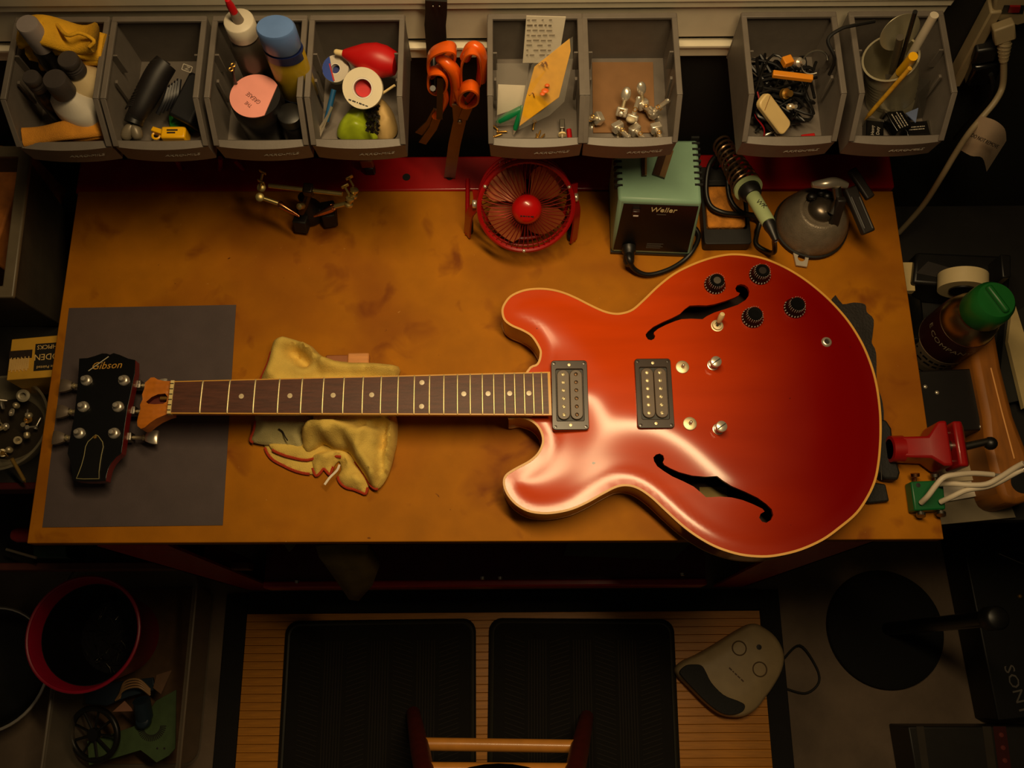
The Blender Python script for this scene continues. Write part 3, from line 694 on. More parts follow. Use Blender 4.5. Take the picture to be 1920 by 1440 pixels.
B(MB().box((c.x-.016, c.y+.006, BFZ+.009), (.016, .006, .010), RZ(-20).to_3x3()), 'arm', YEL, t, bev=.001)
B(MB().tube([Vector((c.x-.019+.0045*math.cos(a), c.y+.002+.0045*math.sin(a), BFZ+.009)) for a in [2*PI*k/14 for k in range(14)]], .0014, 6, True), 'ring', YEL, t)
mb = MB(); 
for k in range(2): mb.box((c.x+.003-.001*k, c.y+.0022-.0034*k, BFZ+.0197), (.0125-.003*k, .002, .0003))
B(mb, 'print', DARKT, t)
# ------------------------------------------------------------------ bin 3
bottle('nozzle_bottle', 'dark bottle with a white collar and a red nozzle tip', 'bottle', (447, 38), .335, .020, .020, .0165, mat('smoky_bottle', (70, 64, 56), .3, 0, .15), mat('white_collar', (206, 196, 176), .45, 0, .06), neck=.014)
c = U(447, 38, .335)
nz_ = B(MB().lathe([(.006, 0), (.0045, .012), (.0035, .014)], (c.x, c.y, .334), (-.1, .05, 1), n=16), 'nozzle', mat('grey_nozzle', (120, 108, 96), .4, 0, .1), bpy.data.objects['nozzle_bottle'])
B(MB().lathe([(.0042, .010), (.0042, .022), (.0028, .030), (.0001, .031)], (c.x, c.y, .334), (-.1, .05, 1), n=16), 'nozzle_tip', mat('red_tip', (190, 14, 24), .35, 0, .1), nz_)
YG = mat('yellow_liquid', (168, 140, 30), .3, 0, .12)
t = bottle('lotion_bottle', 'yellow bottle with an oval blue cap', 'bottle', (516, 50), .352, .0215, .030, .0001, YG, BLKB, sy=.62, shoulder=.006, capname='inner_neck', lab=None)
c = U(516, 50, .352)
B(MB().lathe([(.0185, 0), (.0205, .004), (.0205, .030), (.019, .0325), (.0001, .0335)], (c.x, c.y, .352-.032), n=28, sy=.74), 'cap', mat('blue_cap', (96, 130, 190), .35, 0, .08), t, 'oval blue cap')
B(MB().lathe([(.0212, 0), (.0212, .012)], (c.x, c.y, .352-.045), n=28, sy=.70), 'cap_skirt', mat('blue_dark', (22, 34, 84), .35, 0, .08), t)
B(MB().lathe([(.0218, .004), (.0218, .03)], (c.x, c.y, BFZ), n=28, sy=.64), 'dark_label', mat('navy_label', (16, 24, 50), .4, 0, .1), t)
c = U(477, 178, .273); t = T('grease_jar', 'black jar with a pink lid marked by hand', 'jar', (c.x, c.y, BFZ))
B(MB().lathe([(.026, 0), (.028, .004), (.028, .040), (.027, .049)], (c.x, c.y, BFZ), n=36), 'jar_body', BLKB, t)
B(MB().lathe([(.0288, .042), (.0288, .058), (.0278, .0608), (.0001, .0612)], (c.x, c.y, BFZ), n=36), 'lid_skirt', mat('lid_black', (18, 16, 16), .4, 0, .1), t)
seg = circ(.0276, 40, 0, 0, -2.1+.9, -2.1+.9+5.0, True)
seg = [(x, y) for x, y in circ(.0276, 40, 0, 0, .52, 5.18, True)]
li = B(MB(T3(c.x, c.y, BFZ+.0610)).prism(seg, 0, .0010), 'pink_disc', mat('pink_disc', (240, 158, 146), .5, 0, .05), t, 'pink lid disc')
M_ = T3(c.x, c.y, BFZ+.0621)
mb = MB().text('THE', .0062, M_ @ T3(-.006, -.011, 0) @ RZ(140), .0001, 0, .8); mb.text('GREASE', .0072, M_ @ T3(-.001, -.003, 0) @ RZ(140), .0001, 0, .8)
B(mb, 'handwriting', mat('ink', (90, 50, 44), .6, 0, .05), li)
bottle('black_canister', 'squat black canister in front of the blue capped bottle', 'canister', (542, 212), .262, .0155, .012, .014, BLKB, BLACKP)
mb = MB(); 
for a, b in ((437, 122), (433, 130)): 
    p = U(a, b, .30); mb.tube([p+Vector((.0022*math.cos(q), .0022*math.sin(q), 0)) for q in [2*PI*k/10 for k in range(10)]], .0007, 6, True)
hk = B(mb, 'ring_pair', BRASS, label='pair of tiny brass rings on the dark bottle hanger', cat='rings')
B(MB().tube(cr([U(435, 126, .299), U(440, 150, .28), U(450, 170, .25), U(452, 180, BFZ+.003)], 5), .0016, 6), 'cord', BLACKP, hk)
# ------------------------------------------------------------------ bin 4
c = U(683, 103, .262); d = (U(742, 115, .262)-U(628, 92, .262)).normalized()
t = T('rubber_blower', 'red rubber bulb blower with a cream nozzle', 'blower', (c.x, c.y, BFZ+.02))
a = U(632, 98, .266)
L_ = .070
B(MB().lathe([(.0042, .007), (.0055, .009), (.009, .016), (.0155, .030), (.0188, .044), (.0178, .056), (.0140, .066), (.0125, .0685), (.0001, .069)], a, d, n=28), 'bulb', mat('red_rubber', (186, 14, 16), .42, 0, .08), t)
B(MB().lathe([(.0001, -.004), (.0025, -.003), (.0034, -.001), (.0036, .009)], a, d, n=16), 'nozzle', CREAM, t)
def taperoll(name, label, px_, py_, z, R, r, w, ax, m, inner, core=None):
    c = U(px_, py_, z); t = T(name, label, 'tape', c)
    B(MB().lathe([(r, -w/2), (R*.985, -w/2), (R, -w/2+.0008), (R, w/2-.0008), (R*.985, w/2), (r, w/2), (r, -w/2)], c, ax, n=40), 'tape_roll', m, t)
    B(MB().lathe([(r*.99, -w/2), (r*.99, w/2), (r*.86, w/2), (r*.86, -w/2), (r*.99, -w/2)], c, ax, n=32), 'core', inner, t)
    if core: B(MB().lathe([(.0001, -w*.3), (r*.8, -w*.3), (r*.8, -w*.2), (.0001, -w*.2)], c, ax, n=24), 'core_disc', core, t)
    return t, c
WTAPE = mat('white_tape', (220, 208, 180), .5, 0, .05)
t, c = taperoll('tape_spool', 'white tape roll with printed side and red core', 681, 166, .258, .0225, .0115, .015, (.05, -.55, .85), WTAPE, WHITEP, mat('core_red', (190, 20, 26), .5, 0, .05))
F = axis_frame(c, (.05, -.55, .85))
B(dashes(MB(), F @ RZ(-20) @ T3(0, -.0165, .0077), .022, 1, .003, .0016, 5), 'print', DARKT, t)
t, c = taperoll('solder_tape', 'blue and white printed tape roll beneath the red blower', 631, 131, .248, .0155, .0062, .010, (-.1, -.35, .93), mat('blue_white_roll', (196, 186, 170), .5, 0, .06), WHITEP, mat('core_blue', (20, 40, 110), .5, 0, .05))
F = axis_frame(c, (-.1, -.35, .93))
B(MB(F).prism([(x, y) for x, y in circ(.0150, 16, 0, 0, 2.0, 4.6, True)], .0050, .0056), 'blue_panel', mat('blue_panel', (28, 60, 150), .5, 0, .06), t)
B(MB(F).box((-.0040, -.004, .0054), (.0016, .020, .0008), RZ(14).to_3x3()), 'red_stripe', mat('red_stripe', (180, 30, 30), .5, 0, .05), t)
pencil('screwdriver', 'small screwdriver with a translucent blue handle', 'screwdriver', U(610, 236, BFZ+.006), U(626, 168, .236), .0032, mat('blue_handle', (30, 84, 130), .3, 0, .1), STEEL)
t = T('tweezers', 'slim silver tweezers leaning at the left of the bin', 'tweezers', U(610, 240, BFZ+.01))
for s in (-1, 1): B(ribbon([U(596+s*2, 258, BFZ+.004), U(604+s*2.5, 238, BFZ+.012), U(616, 215, .236), U(622, 200, .244)], .0028, .0008), 'arm', CHROME, t)
def blob(name, label, cat, pts, z0, h, m, step=.004, seed=0., amp=.3, parent=None, freq=60):
    o_ = [(p.x, p.y) for p in cr([Vector((q.x, q.y, 0)) for q in pts], 4, True)]
    def zf(x, y):
        d = segdist((x, y), o_); e = min(1, d/.012); return z0+.0015+h*math.sin(PI/2*e)*(.75+amp*fold(x, y, freq, seed))
    return B(cloth(o_, zf, .0012, step), name, m, parent, label, cat, smooth=60)
LIME = mat('lime_wrapper', (150, 168, 30), .4, 0, .2, 60)
blob('lime_wrapper', 'crumpled lime green wrapper at the front of the tape bin', 'wrapper', UP([(630, 248), (636, 222), (655, 203), (682, 196), (692, 212), (696, 236), (708, 252), (680, 258), (650, 258)], BFZ+.012), BFZ+.004, .024, LIME, .003, 3.1, .5)
blob('beige_bag', 'torn beige paper bag holding dark grit', 'bag', UP([(704, 195), (722, 188), (736, 205), (744, 235), (735, 252), (712, 256), (700, 240)], BFZ+.012), BFZ+.003, .03, mat('beige_bag', (196, 164, 104), .7, 0, .15), .003, 5.2, .5)
mb = MB()
for k in range(46):
    p = U(688+random.random()*22, 198+random.random()*52, BFZ+.026+.005*random.random()); mb.box(p, (.004, .003, .003), (RZ(random.random()*180) @ RX(random.random()*90)).to_3x3())
B(mb, 'black_grit', mat('grit', (22, 18, 14), .25, .3, .3), bpy.data.objects['beige_bag'], kind='stuff')
B(MB().cyl(U(716, 176, .25), U(740, 160, .262), .0015, n=8), 'cotton_swab', CREAM, label='thin cream stick poking out behind the tape roll', cat='stick')
# ------------------------------------------------------------------ bin 5
nt_ = T('paper_note', 'handwritten white paper note standing at the back of its bin', 'note', U(1020, 100, .25))
a, b, c_, d_ = UY(987, 30, BF+.125), UY(1061, 32, BF+.125), UY(1046, 118, BF+.112), UY(980, 118, BF+.112)
B(MB().hexa([q+Vector((0, .0006, 0)) for q in (d_, c_, b, a)], (d_, c_, b, a)), 'sheet', PAPERW, nt_)
mb = MB(); random.seed(3)
F = frame(d_, c_-d_, a-d_); wN, hN = (c_-d_).length, (a-d_).length
for k in range(8):
    y = hN*(.93-.105*k); x = .004
    while x < wN*(.86 if k else .9)-.005:
        l = .002+random.random()*.005; mb.at(F).box((x+l/2, y+.0006*random.random(), .0012), (l, .0007 if k != 1 else .0013, .0003)); x += l+.002+(.004 if random.random() < .3 else 0)
B(mb, 'writing', mat('pencil_grey', (120, 106, 88), .7, 0, .1), nt_)
bag = T('card_bag', 'clear zip bag holding a yellow card with small parts', 'bag', U(1010, 200, BFZ+.02))
def cardz(u): return .250+u*.05
ca = [U(1068, 72, .31), U(1070, 95, .302), U(1048, 182, .262), U(974, 236, .234), U(984, 190, .250), U(1002, 125, .284)]
yc = B(MB().loft([[p-Vector((0, .0, .0012)) for p in ca], ca]), 'yellow_card', mat('yellow_card', (214, 156, 4), .6, 0, .12, 90), bag)
cb = [U(1074, 68, .314), U(1074, 110, .304), U(1058, 190, .262), U(1030, 216, .242), U(972, 243, .232), U(978, 188, .252), U(997, 120, .289)]
B(MB().loft([[p+Vector((0, -.001, .0008)) for p in cb], [p+Vector((0, -.0014, .0013)) for p in cb]]), 'bag_film', mat('bag_film', (220, 214, 200), .12, 0, .03, alpha=.06), bag)
mb = MB()
for a, b, r in ((1022, 170, .0042), (1026, 160, .0028), (1017, 176, .003)): 
    p = U(a, b, .275); mb.ball(p, (r, r*.8, .0012), 10, 6)
B(mb, 'orange_part', mat('orange_part', (214, 96, 30), .45, 0, .1), yc)
mb = MB()
for a, b in ((1016, 120), (992, 178), (1010, 122), (1040, 96)):
    p = U(a, b, .29 if b < 150 else .262); mb.tube(cr([p, p+Vector((.004, .002, .001)), p+Vector((.006, -.003, .001))], 4), .0007, 5)
B(mb, 'wire_bits', BRASS, yc)
wb = T('part_bag', 'clear bag with a white paper insert at the left of its bin', 'bag', U(960, 190, BFZ))
a, b, c_, d_ = U(934, 158, .252), U(985, 160, .252), U(978, 200, BFZ+.02), U(932, 215, BFZ+.012)
B(MB().hexa([q-Vector((0, 0, .001)) for q in (d_, c_, b, a)], (d_, c_, b, a)), 'insert', PAPERW, wb)
a, b, c_, d_ = U(931, 118, .275), U(992, 118, .275), U(980, 232, BFZ+.012), U(931, 236, BFZ+.008)
B(MB().hexa([q+Vector((0, -.0014, .0012)) for q in (d_, c_, b, a)], [q+Vector((0, -.0018, .0018)) for q in (d_, c_, b, a)]), 'bag_film', mat('bag_film', (1, 1, 1)), wb)
GPEN = mat('green_pen', (10, 110, 64), .3, 0, .1)
t = T('green_marker', 'green capped marker lying in the note bin', 'marker', U(945, 222, BFZ))
a, b = U(931, 230, BFZ+.010), U(972, 208, BFZ+.022)
B(MB().lathe([(.0015, 0), (.0042, .004), (.0048, .014), (.0045, .032), (.003, .036)], a, b-a, n=14), 'cap', GPEN, t)
a, b = U(963, 252, BFZ+.005), U(974, 216, BFZ+.020)
t = T('green_pen', 'thin green pen with a silver tip in front of the yellow card', 'pen', a)
B(MB().lathe([(.002, .005), (.0032, .008), (.0033, .03), (.002, .034)], a, b-a, n=12), 'barrel', GPEN, t); B(MB().lathe([(.0006, 0), (.0019, .006)], a, b-a, n=10), 'tip', CHROME, t)
random.seed(5)
def smallbits(name, label, cat, spots, kind_, group, m=BRASS, z=BFZ):
    for (a, b) in spots:
        p = U(a, b, z+.004); mb = MB(T3(p.x, p.y, z+.0035) @ RZ(random.random()*360) @ RX(80+random.random()*20))
        if kind_ == 'screw': mb.lathe([(.0001, 0), (.0008, .001), (.0011, .003), (.0011, .010), (.0028, .011), (.0028, .0125), (.0001, .013)], n=10)
        else: mb.lathe([(.0012, -.001), (.0034, -.001), (.0034, .001), (.0012, .001), (.0012, -.001)], n=12)
        B(mb, name, m, label=label, cat=cat, group=group)
smallbits('brass_screw', 'tiny brass screw on the floor of the note bin', 'screw', [(934, 243), (943, 250), (952, 246), (1006, 249), (1014, 243), (1022, 250), (999, 244)], 'screw', 'brass screws in the note bin')
c = U(1054, 232, BFZ+.01); t = T('toggle_part', 'small silver switch part with a red body in the note bin', 'switch', (c.x, c.y, BFZ))
B(MB().box((c.x, c.y, BFZ+.006), (.006, .012, .010)), 'body', STEEL, t, bev=.0006); B(MB().cyl((c.x, c.y-.006, BFZ+.007), (c.x, c.y-.020, BFZ+.006), .0014, n=8), 'bar', CHROME, t)
B(MB().lathe([(.001, -.001), (.0046, -.001), (.0046, .001), (.001, .001)], (c.x, c.y-.012, BFZ+.0065), (0, 1, 0), n=14), 'disc', CREAM, t)
B(MB().cyl((c.x+.009, c.y-.016, BFZ+.003), (c.x+.008, c.y-.004, BFZ+.004), .003, n=10), 'red_fuse', mat('red_fuse', (170, 16, 22), .3, 0, .1), label='small red tube next to the silver switch part', cat='tube')
# ------------------------------------------------------------------ bin 6
a, b, c_, d_ = U(1110, 118, BFZ+.0003), U(1224, 118, BFZ+.0003), U(1228, 250, BFZ+.0003), U(1112, 250, BFZ+.0003)
B(MB().hexa((d_, c_, b, a), [q+Vector((0, 0, .0016)) for q in (d_, c_, b, a)]), 'cardboard_liner', mat('cardboard', (128, 92, 56), .85, 0, .1), label='brown cardboard sheet lining the tuner bin', cat='cardboard')
def looset(px_, py_, rz, ry, bt, label):
    z0 = BFZ+.012; p = U(px_, py_, z0); t = T('loose_tuner', label, 'tuner', (p.x, p.y, BFZ+.002), 'loose tuners in the cardboard lined bin'); F = T3(p.x, p.y, z0) @ RZ(rz) @ RY(ry)
    B(MB(F).box((0, 0, 0), (.011, .013, .009)), 'housing', CHROME, t, bev=.0015)
    B(MB(F).lathe([(.0028, 0), (.0028, .017), (.0034, .018), (.0024, .021), (.0001, .0215)], (0, 0, .004), n=14), 'string_post', CHROME, t)
    B(MB(F).cyl((.005, 0, 0), (.014, 0, 0), .0022, n=10), 'shaft', NICKEL, t)
    B(MB(F).ball((.020, 0, 0), (.0085, .0058, .0038), 16, 8), 'button', bt, t)
    mb = MB(F)
    for k in range(5): mb.tube([Vector((-.003+.0015*k, .0024*math.cos(q), .0105+.0024*math.sin(q)*0+.0024*math.sin(q))) for q in [2*PI*j/8 for j in range(8)]], .0005, 4, True)
    B(mb, 'worm_gear', BRASS, t)
for i, a in enumerate(((1122, 222, 200, 60, 'silver'), (1166, 210, 75, -40, 'silver'), (1186, 222, 250, -50, 'pearl'), (1205, 196, 110, -60, 'silver'), (1158, 238, -60, 70, 'silver'), (1222, 212, 20, 50, 'silver'), (1230, 240, -75, 75, 'silver'), (1190, 243, -55, 80, 'silver'))):
    looset(a[0], a[1], a[2], a[3], PEARL if a[4] == 'pearl' else CHROME, ['silver tuner lying at the left edge of the cardboard lined bin', 'silver tuner with its button pointing up, left of the pearl button tuner', 'tuner with a pale oval pearl button facing up', 'silver tuner with an upright button behind the pearl one', 'silver tuner with its post pointing to the front left lip', 'brass geared tuner at the right of the pearl button', 'silver tuner nearest the right front corner of the bin', 'silver tuner directly below the pearl button'][i])
# ------------------------------------------------------------------ bin 7
WIREB = mat('wire_black', (15, 14, 14), .4, 0, .2)
random.seed(11)
wt = T('wire_bundle', 'tangle of black wires filling the bin', 'wires', (BIN_X[6], BF+.07, BFZ))
for k in range(15):
    pts = []
    for j in range(6):
        pts.append(Vector((BIN_X[6]+random.uniform(-.040, .042), BF+random.uniform(.025, .115), BFZ+.006+.034*random.random())))
    B(MB().tube(cr(pts, 6), .0014+.0008*random.random(), 6), 'wire', WIREB, wt)
B(MB().tube(cr([U(1555, 140, .27), U(1565, 110, .29), U(1552, 75, .30), U(1575, 55, .305), U(1600, 48, .306), U(1640, 40, .305)], 6), .002, 7), 'jumper_cable', WIREB, label='thick black cable arching over from the wire bin to the next bin', cat='cable')
t = T('cream_pickup_cover', 'cream oblong pickup cover leaning in the wire bin', 'cover', U(1450, 215, BFZ))
F = frame(U(1450, 214, .245), U(1478, 250, BFZ+.012)-U(1424, 178, .262), U(1470, 200, .25)-U(1440, 224, .25))
B(MB(F).prism(rrect(.052, .019, .006), -.004, .004), 'cover_shell', mat('cream_shell', (214, 186, 128), .45, 0, .08), t, bev=.0015)
B(MB(F).box((-.018, 0, .0042), (.0008, .017, .0004), RZ(20).to_3x3()), 'groove', mat('groove', (150, 116, 70), .6, 0, .1), t)
ORG = mat('orange_cap', (224, 140, 30), .4, 0, .1)
a, b = U(1450, 136, .27), U(1522, 150, .265)
B(MB().box((a+b)/2, ((b-a).length, .007, .006), Matrix.Rotation(math.atan2((b-a).y, (b-a).x), 3, 'Z')), 'orange_strip', ORG, label='orange plastic strip across the wires', cat='strip', bev=.0008)
c = U(1476, 115, .27); t = T('potentiometer', 'small potentiometer with orange case at the back of the wire bin', 'component', c)
B(MB().box(c, (.011, .010, .009), RZ(20).to_3x3()), 'case', ORG, t, bev=.001); B(MB().lathe([(.004, 0), (.0055, .002), (.0055, .006), (.003, .008), (.003, .012)], c+Vector((.010, 0, -.002)), (.5, -.5, .7), n=14), 'shaft', CHROME, t)
B(MB().tube([Vector((U(1528, 115, .27).x+.0135*math.cos(q), U(1528, 115, .27).y+.010*math.sin(q), .268+.008*math.sin(q+.5))) for q in [2*PI*k/24 for k in range(20)]], .0011, 6), 'bare_wire_loop', STEEL, label='loop of thin bare wire standing in the wire bin', cat='wire')
for i, (a, b, c_, d_) in enumerate(((1418, 172, 1428, 262, ), (1440, 250, 1462, 246), (1455, 255, 1470, 262), (1486, 215, 1492, 262))):
    pass
B(MB().tube(cr([U(1420, 172, .252), U(1424, 195, .246), U(1416, 215, .240), U(1432, 240, BFZ+.02), U(1432, 258, BFZ+.008)], 5), .0009, 6), 'red_wire', mat('wire_red', (150, 14, 24), .4, 0, .1), label='thin red wire hanging down the left side of the wire bin', cat='wire')
for i, (a, b, l) in enumerate((((1434, 254), (1462, 240), 'silver screw lying under the cream cover'), ((1452, 250), (1470, 262), 'silver screw at the front lip of the wire bin'))):
    p, q = U(*a, BFZ+.008), U(*b, BFZ+.010); B(MB().lathe([(.0006, 0), (.0016, .002), (.0016, (q-p).length-.002), (.0032, (q-p).length-.002), (.0030, (q-p).length)], p, q-p, n=10), 'long_screw', CHROME, label=l, cat='screw')
for i, (a, b, r) in enumerate(((1468, 176, .006), (1478, 200, .0035))):
    p = U(a, b, .252); B(MB().lathe([(.0001, 0), (r, .001), (r, .006), (r*.6, .007), (r*.6, .013), (.0001, .013)], p, (.4, -.5, .75), n=16), 'brass_plug', BRASS if i == 0 else CHROME, label=('bright brass jack plug among the black wires', 'small chrome plug below the brass one')[i], cat='plug')
p = U(1514, 258, BFZ+.006); B(MB().box(p, (.016, .006, .008), RZ(8).to_3x3()), 'red_connector', mat('red_connector', (170, 20, 20), .4, 0, .1), label='small red connector at the front right of the wire bin', cat='connector', bev=.001)
# ------------------------------------------------------------------ bin 8
TIN = mat('tin_can', (176, 168, 140), .42, .6, .12)
c = U(1672, 190, BFZ+.003); c.z = 0; CT = U(1670, 108, .292); CAX = (CT-Vector((c.x, c.y, BFZ+.003))).normalized(); t = T('tin_can', 'ribbed tin can holding pens in the rightmost bin', 'can', (c.x, c.y, BFZ))
H = (CT-Vector((c.x, c.y, BFZ+.003))).length; R = .0285; pr = [(R, 0), (R, .004)]
for k in range(9): pr += [(R, .018+.006*k), (R-.0009, .021+.006*k)]
pr += [(R, H-.006), (R, H-.002), (R+.0012, H-.001), (R+.0012, H), (R-.001, H), (R-.0012, .003), (.0001, .003)]
B(MB().lathe(pr, (c.x, c.y, BFZ+.003), CAX, n=40), 'can_wall', TIN, t)
lid = B(MB(T3(CT.x+.004, CT.y+.017, .312) @ RY(28) @ RX(68)).lathe([(.0001, 0), (.016, 0), (.0215, .0006), (.0218, 0), (.016, -.0006), (.0001, -.0006)], n=32), 'can_lid', TIN, t, 'bent open tin lid')
zc = BFZ+.004
def penin(name, label, top, ztop, base_off, r, m, capm=None, tipm=None):
    b = U(top[0], top[1], ztop); a = Vector((c.x+base_off[0], c.y+base_off[1], zc)); return pencil(name, label, 'pen', a, b, r, m, tipm, capm, 12)
penin('white_marker', 'long white marker standing in the tin can', (1752, 28), .352, (-.008, .0), .0046, mat('marker_white', (206, 194, 172), .4, 0, .08))
penin('yellow_highlighter', 'yellow pen with a clip resting on the can rim', (1712, 106), .318, (-.014, .004), .0048, mat('hl_barrel', (206, 180, 120), .4, 0, .1), YEL)
penin('dark_brush', 'thin dark brush handle standing in the tin can', (1716, 22), .37, (0, .008), .0024, BLACKP)
penin('grey_pen', 'grey pen standing behind the yellow pen', (1688, 70), .325, (-.004, .01), .004, mat('pen_grey', (92, 84, 70), .4, .2, .1))
a, b = U(1621, 225, BFZ+.012), UY(1706, 128, .598)
pencil('wooden_pencil', 'yellow twisted pencil leaning against the tin can', 'pencil', a, b, .0026, mat('pencil_yellow', (212, 160, 44), .4, 0, .25, 120), mat('pencil_tip', (200, 150, 60), .6, 0, .1))
def battery(px_, py_, d, rz, label, words, zz):
    c_ = U(px_, py_, zz); t = T('battery_block', label, 'battery', (c_.x, c_.y, zz-d[2]/2)); F = T3(*c_) @ RZ(rz)
    B(MB(F).box((0, 0, 0), d), 'case', BLACKG, t, bev=.0012)
    B(MB(F).box((d[0]*.44, 0, 0), (d[0]*.12, d[1]*1.01, d[2]*1.01)), 'end_band', STEEL, t)
    mb = MB(F)
    if words[0] == 'fine': dashes(mb, T3(-.002, 0, d[2]/2+.0002), d[0]*.7, int(words[1]), .0032, .0011, len(label))
    else:
     for i, w_ in enumerate(words): mb.text(w_, .0052 if len(words) < 3 else .0022, T3(-.002, (len(words)-1)*.5*(.006 if len(words) < 3 else .0026)-i*(.006 if len(words) < 3 else .0026), d[2]/2+.0002) , .0001)
    B(mb, 'print', PALET, t)
battery(1637, 248, (.028, .020, .013), 82, 'black battery with bold white print at the front left of the can bin', ('Heavy', 'Duty'), BFZ+.008)
battery(1680, 228, (.030, .020, .014), 112, 'black battery with fine print leaning on its neighbours, beside the can', ('fine', 4), BFZ+.017)
battery(1718, 246, (.030, .018, .013), 5, 'dark battery at the front right of the can bin', ('fine', 2), BFZ+.008)
p = [U(1698, 212, BFZ+.022), U(1722, 202, BFZ+.026), U(1717, 230, BFZ+.018)]
B(MB().loft([[q-Vector((0, 0, .001)) for q in p], p]), 'blue_tag', mat('blue_tag', (84, 100, 140), .6, 0, .1), label='folded blue paper scrap on the batteries', cat='paper')
a, b, c_, d_ = U(1660, 140, .262), U(1745, 150, .262), U(1730, 220, BFZ+.003), U(1668, 232, BFZ+.003)
B(MB().hexa([Vector((q.x, q.y+.0008, q.z)) for q in (d_, c_, b, a)], (d_, c_, b, a)), 'smoky_sheet', mat('smoky_film', (70, 66, 60), .3, 0, .05, alpha=.55), label='smoky clear film leaning behind the batteries', cat='film')
# ------------------------------------------------------------------ on the bench
random.seed(21)
a, b, c_, d_ = U(80, 989, 0), U(418, 985, 0), U(443, 572, 0), U(130, 578, 0)
B(MB().hexa([q+Vector((0, 0, .0004)) for q in (a, b, c_, d_)], [q+Vector((0, 0, .0010)) for q in (a, b, c_, d_)]), 'grey_paper_sheet', mat('slate_paper', (78, 66, 66), .75, 0, .10, 30, bump=.1, bscale=900), label='dark grey sheet of abrasive paper under the headstock', cat='paper')
# wooden neck rest
t = T('neck_rest_block', 'pale wooden block propping the guitar neck, half under the cloth', 'block', U(672, 690, 0))
c = U(672, 676, .010); B(MB().box((c.x, c.y, .007), (.028, .020, .012)), 'block', mat('pale_wood', (206, 140, 76), .6, 0, .12, 40, stretch=(1, 8, 1)), t, bev=.002)
c = U(632, 678, .008); B(MB().box((c.x, c.y, .0055), (.030, .018, .010)), 'spacer', mat('brown_wood', (150, 88, 40), .6, 0, .12, 40), t, bev=.002)
# yellow dust cloth with red overlocked hem
CLOTH = mat('mustard_cloth', (222, 190, 92), .95, 0, .14, 35, bump=.5, bscale=900)
CLOTHG = mat('greyish_cloth', (176, 164, 110), .95, 0, .16, 35, bump=.5, bscale=900)
HEM = mat('red_stitching', (176, 52, 14), .8, 0, .3, 900, bump=.6, bscale=1500)
Z3 = lambda L_: [(430+.2431*a, 600+.2431*b) for a, b in L_]
ct = T('dust_cloth', 'crumpled mustard yellow dust cloth with a red stitched hem under the neck', 'cloth', U(610, 790, 0))
def under_neck(x, y, z):
    t = max(0, min(1, (x-NT.x)/(ET.x-NT.x))); hw = .5*((NT-NBt).length*(1-t)+(ET-EB).length*t)+.0014
    return min(z, .040) if abs(y-along(t, .5).y) < hw else min(z, .061)
def clothpart(name, px_, zf, m, hem=None, zout=.006, step=.0045, label=None):
    P_ = [Vector((q.x, q.y, 0)) for q in UP(Z3(px_), zout)]
    o_ = [(p.x, p.y) for p in cr(P_, 3, True)]
    o = B(cloth(o_, lambda x, y: under_neck(x, y, zf(x, y, segdist((x, y), o_))), .0016, step), name, m, ct, label, smooth=75)
    if hem:
        for i0, i1 in hem:
            pts = [p for p in cr(P_, 3, True)]; n = len(P_)
            seg = [pts[(3*i0+k) % len(pts)] for k in range(3*((i1-i0) % n)+1)]
            seg = [Vector((p.x, p.y, zf(p.x, p.y, 0)+.0002)) for p in seg]
            B(MB().tube(seg, .0019, 7), 'stitched_hem', HEM, o, 'red overlock stitching')
    return o
yN = U(600, 742, .05).y
def crease(x, y, s, seed): return 1-3*abs(noise.noise(Vector((x*s, y*s, seed))))
def segd(x, y, a, b):
    dx, dy = b[0]-a[0], b[1]-a[1]; t = max(0, min(1, ((x-a[0])*dx+(y-a[1])*dy)/(dx*dx+dy*dy+1e-12))); return math.hypot(x-a[0]-t*dx, y-a[1]-t*dy)
def folds(L_, z):
    R_ = []
    for a, b, amp, w in L_:
        p, q = [U(*k, z) for k in Z3([a, b])]; R_.append(((p.x, p.y), (q.x, q.y), amp, w))
    return lambda x, y: sum(amp*math.exp(-(segd(x, y, a, b)/w)**2) for a, b, amp, w in R_)
FR1 = folds([((640, 800), (980, 850), .014, .012), ((1200, 780), (1010, 815), -.016, .006), ((1190, 830), (1130, 1230), -.018, .006), ((930, 900), (1090, 1180), .012, .010), ((640, 860), (560, 960), -.010, .006), ((760, 840), (700, 960), .008, .008), ((1060, 860), (1150, 1010), .008, .009), ((1240, 800), (1215, 1100), .010, .006), ((860, 900), (930, 1010), -.009, .006)], .04)
FB1 = folds([((420, 150), (600, 215), .016, .010), ((600, 215), (720, 300), .014, .010), ((480, 230), (570, 290), -.022, .009), ((740, 330), (1250, 370), .012, .008), ((620, 420), (1280, 430), -.010, .008), ((350, 200), (300, 400), .010, .009)], .03)
def neckcap(y, z):   # stay below the neck
    return z
# back half: rises over the block
clothpart('back_panel', [(330,150),(370,128),(430,125),(520,145),(575,165),(630,190),(690,250),(760,290),(900,306),(1100,316),(1300,345),(1292,450),(1285,640),(1100,720),(700,740),(400,745),(205,740),(215,500),(245,410),(285,320),(310,230)],
   lambda x, y, d: neckcap(y, .006+.034*min(1, d/.022)**.6*(.62+.10*crease(x*.8+y*.5, y, 24, 1.3)+.07*crease(x, y, 55, 4.2))+FB1(x, y)*min(1, d/.006)), CLOTH, [(15, 20)], .014, label='upper cloth panel behind the neck')
clothpart('left_flap', [(205,700),(330,720),(560,715),(640,760),(600,900),(560,1000),(480,985),(370,972),(270,962),(185,945),(165,920),(190,850),(200,780)],
   lambda x, y, d: neckcap(y, .008+.016*min(1, d/.015)*(.8+.5*fold(x, y, 40, 7.7))), CLOTHG, [(9, 12)], .008, label='greyish worn flap at the left')
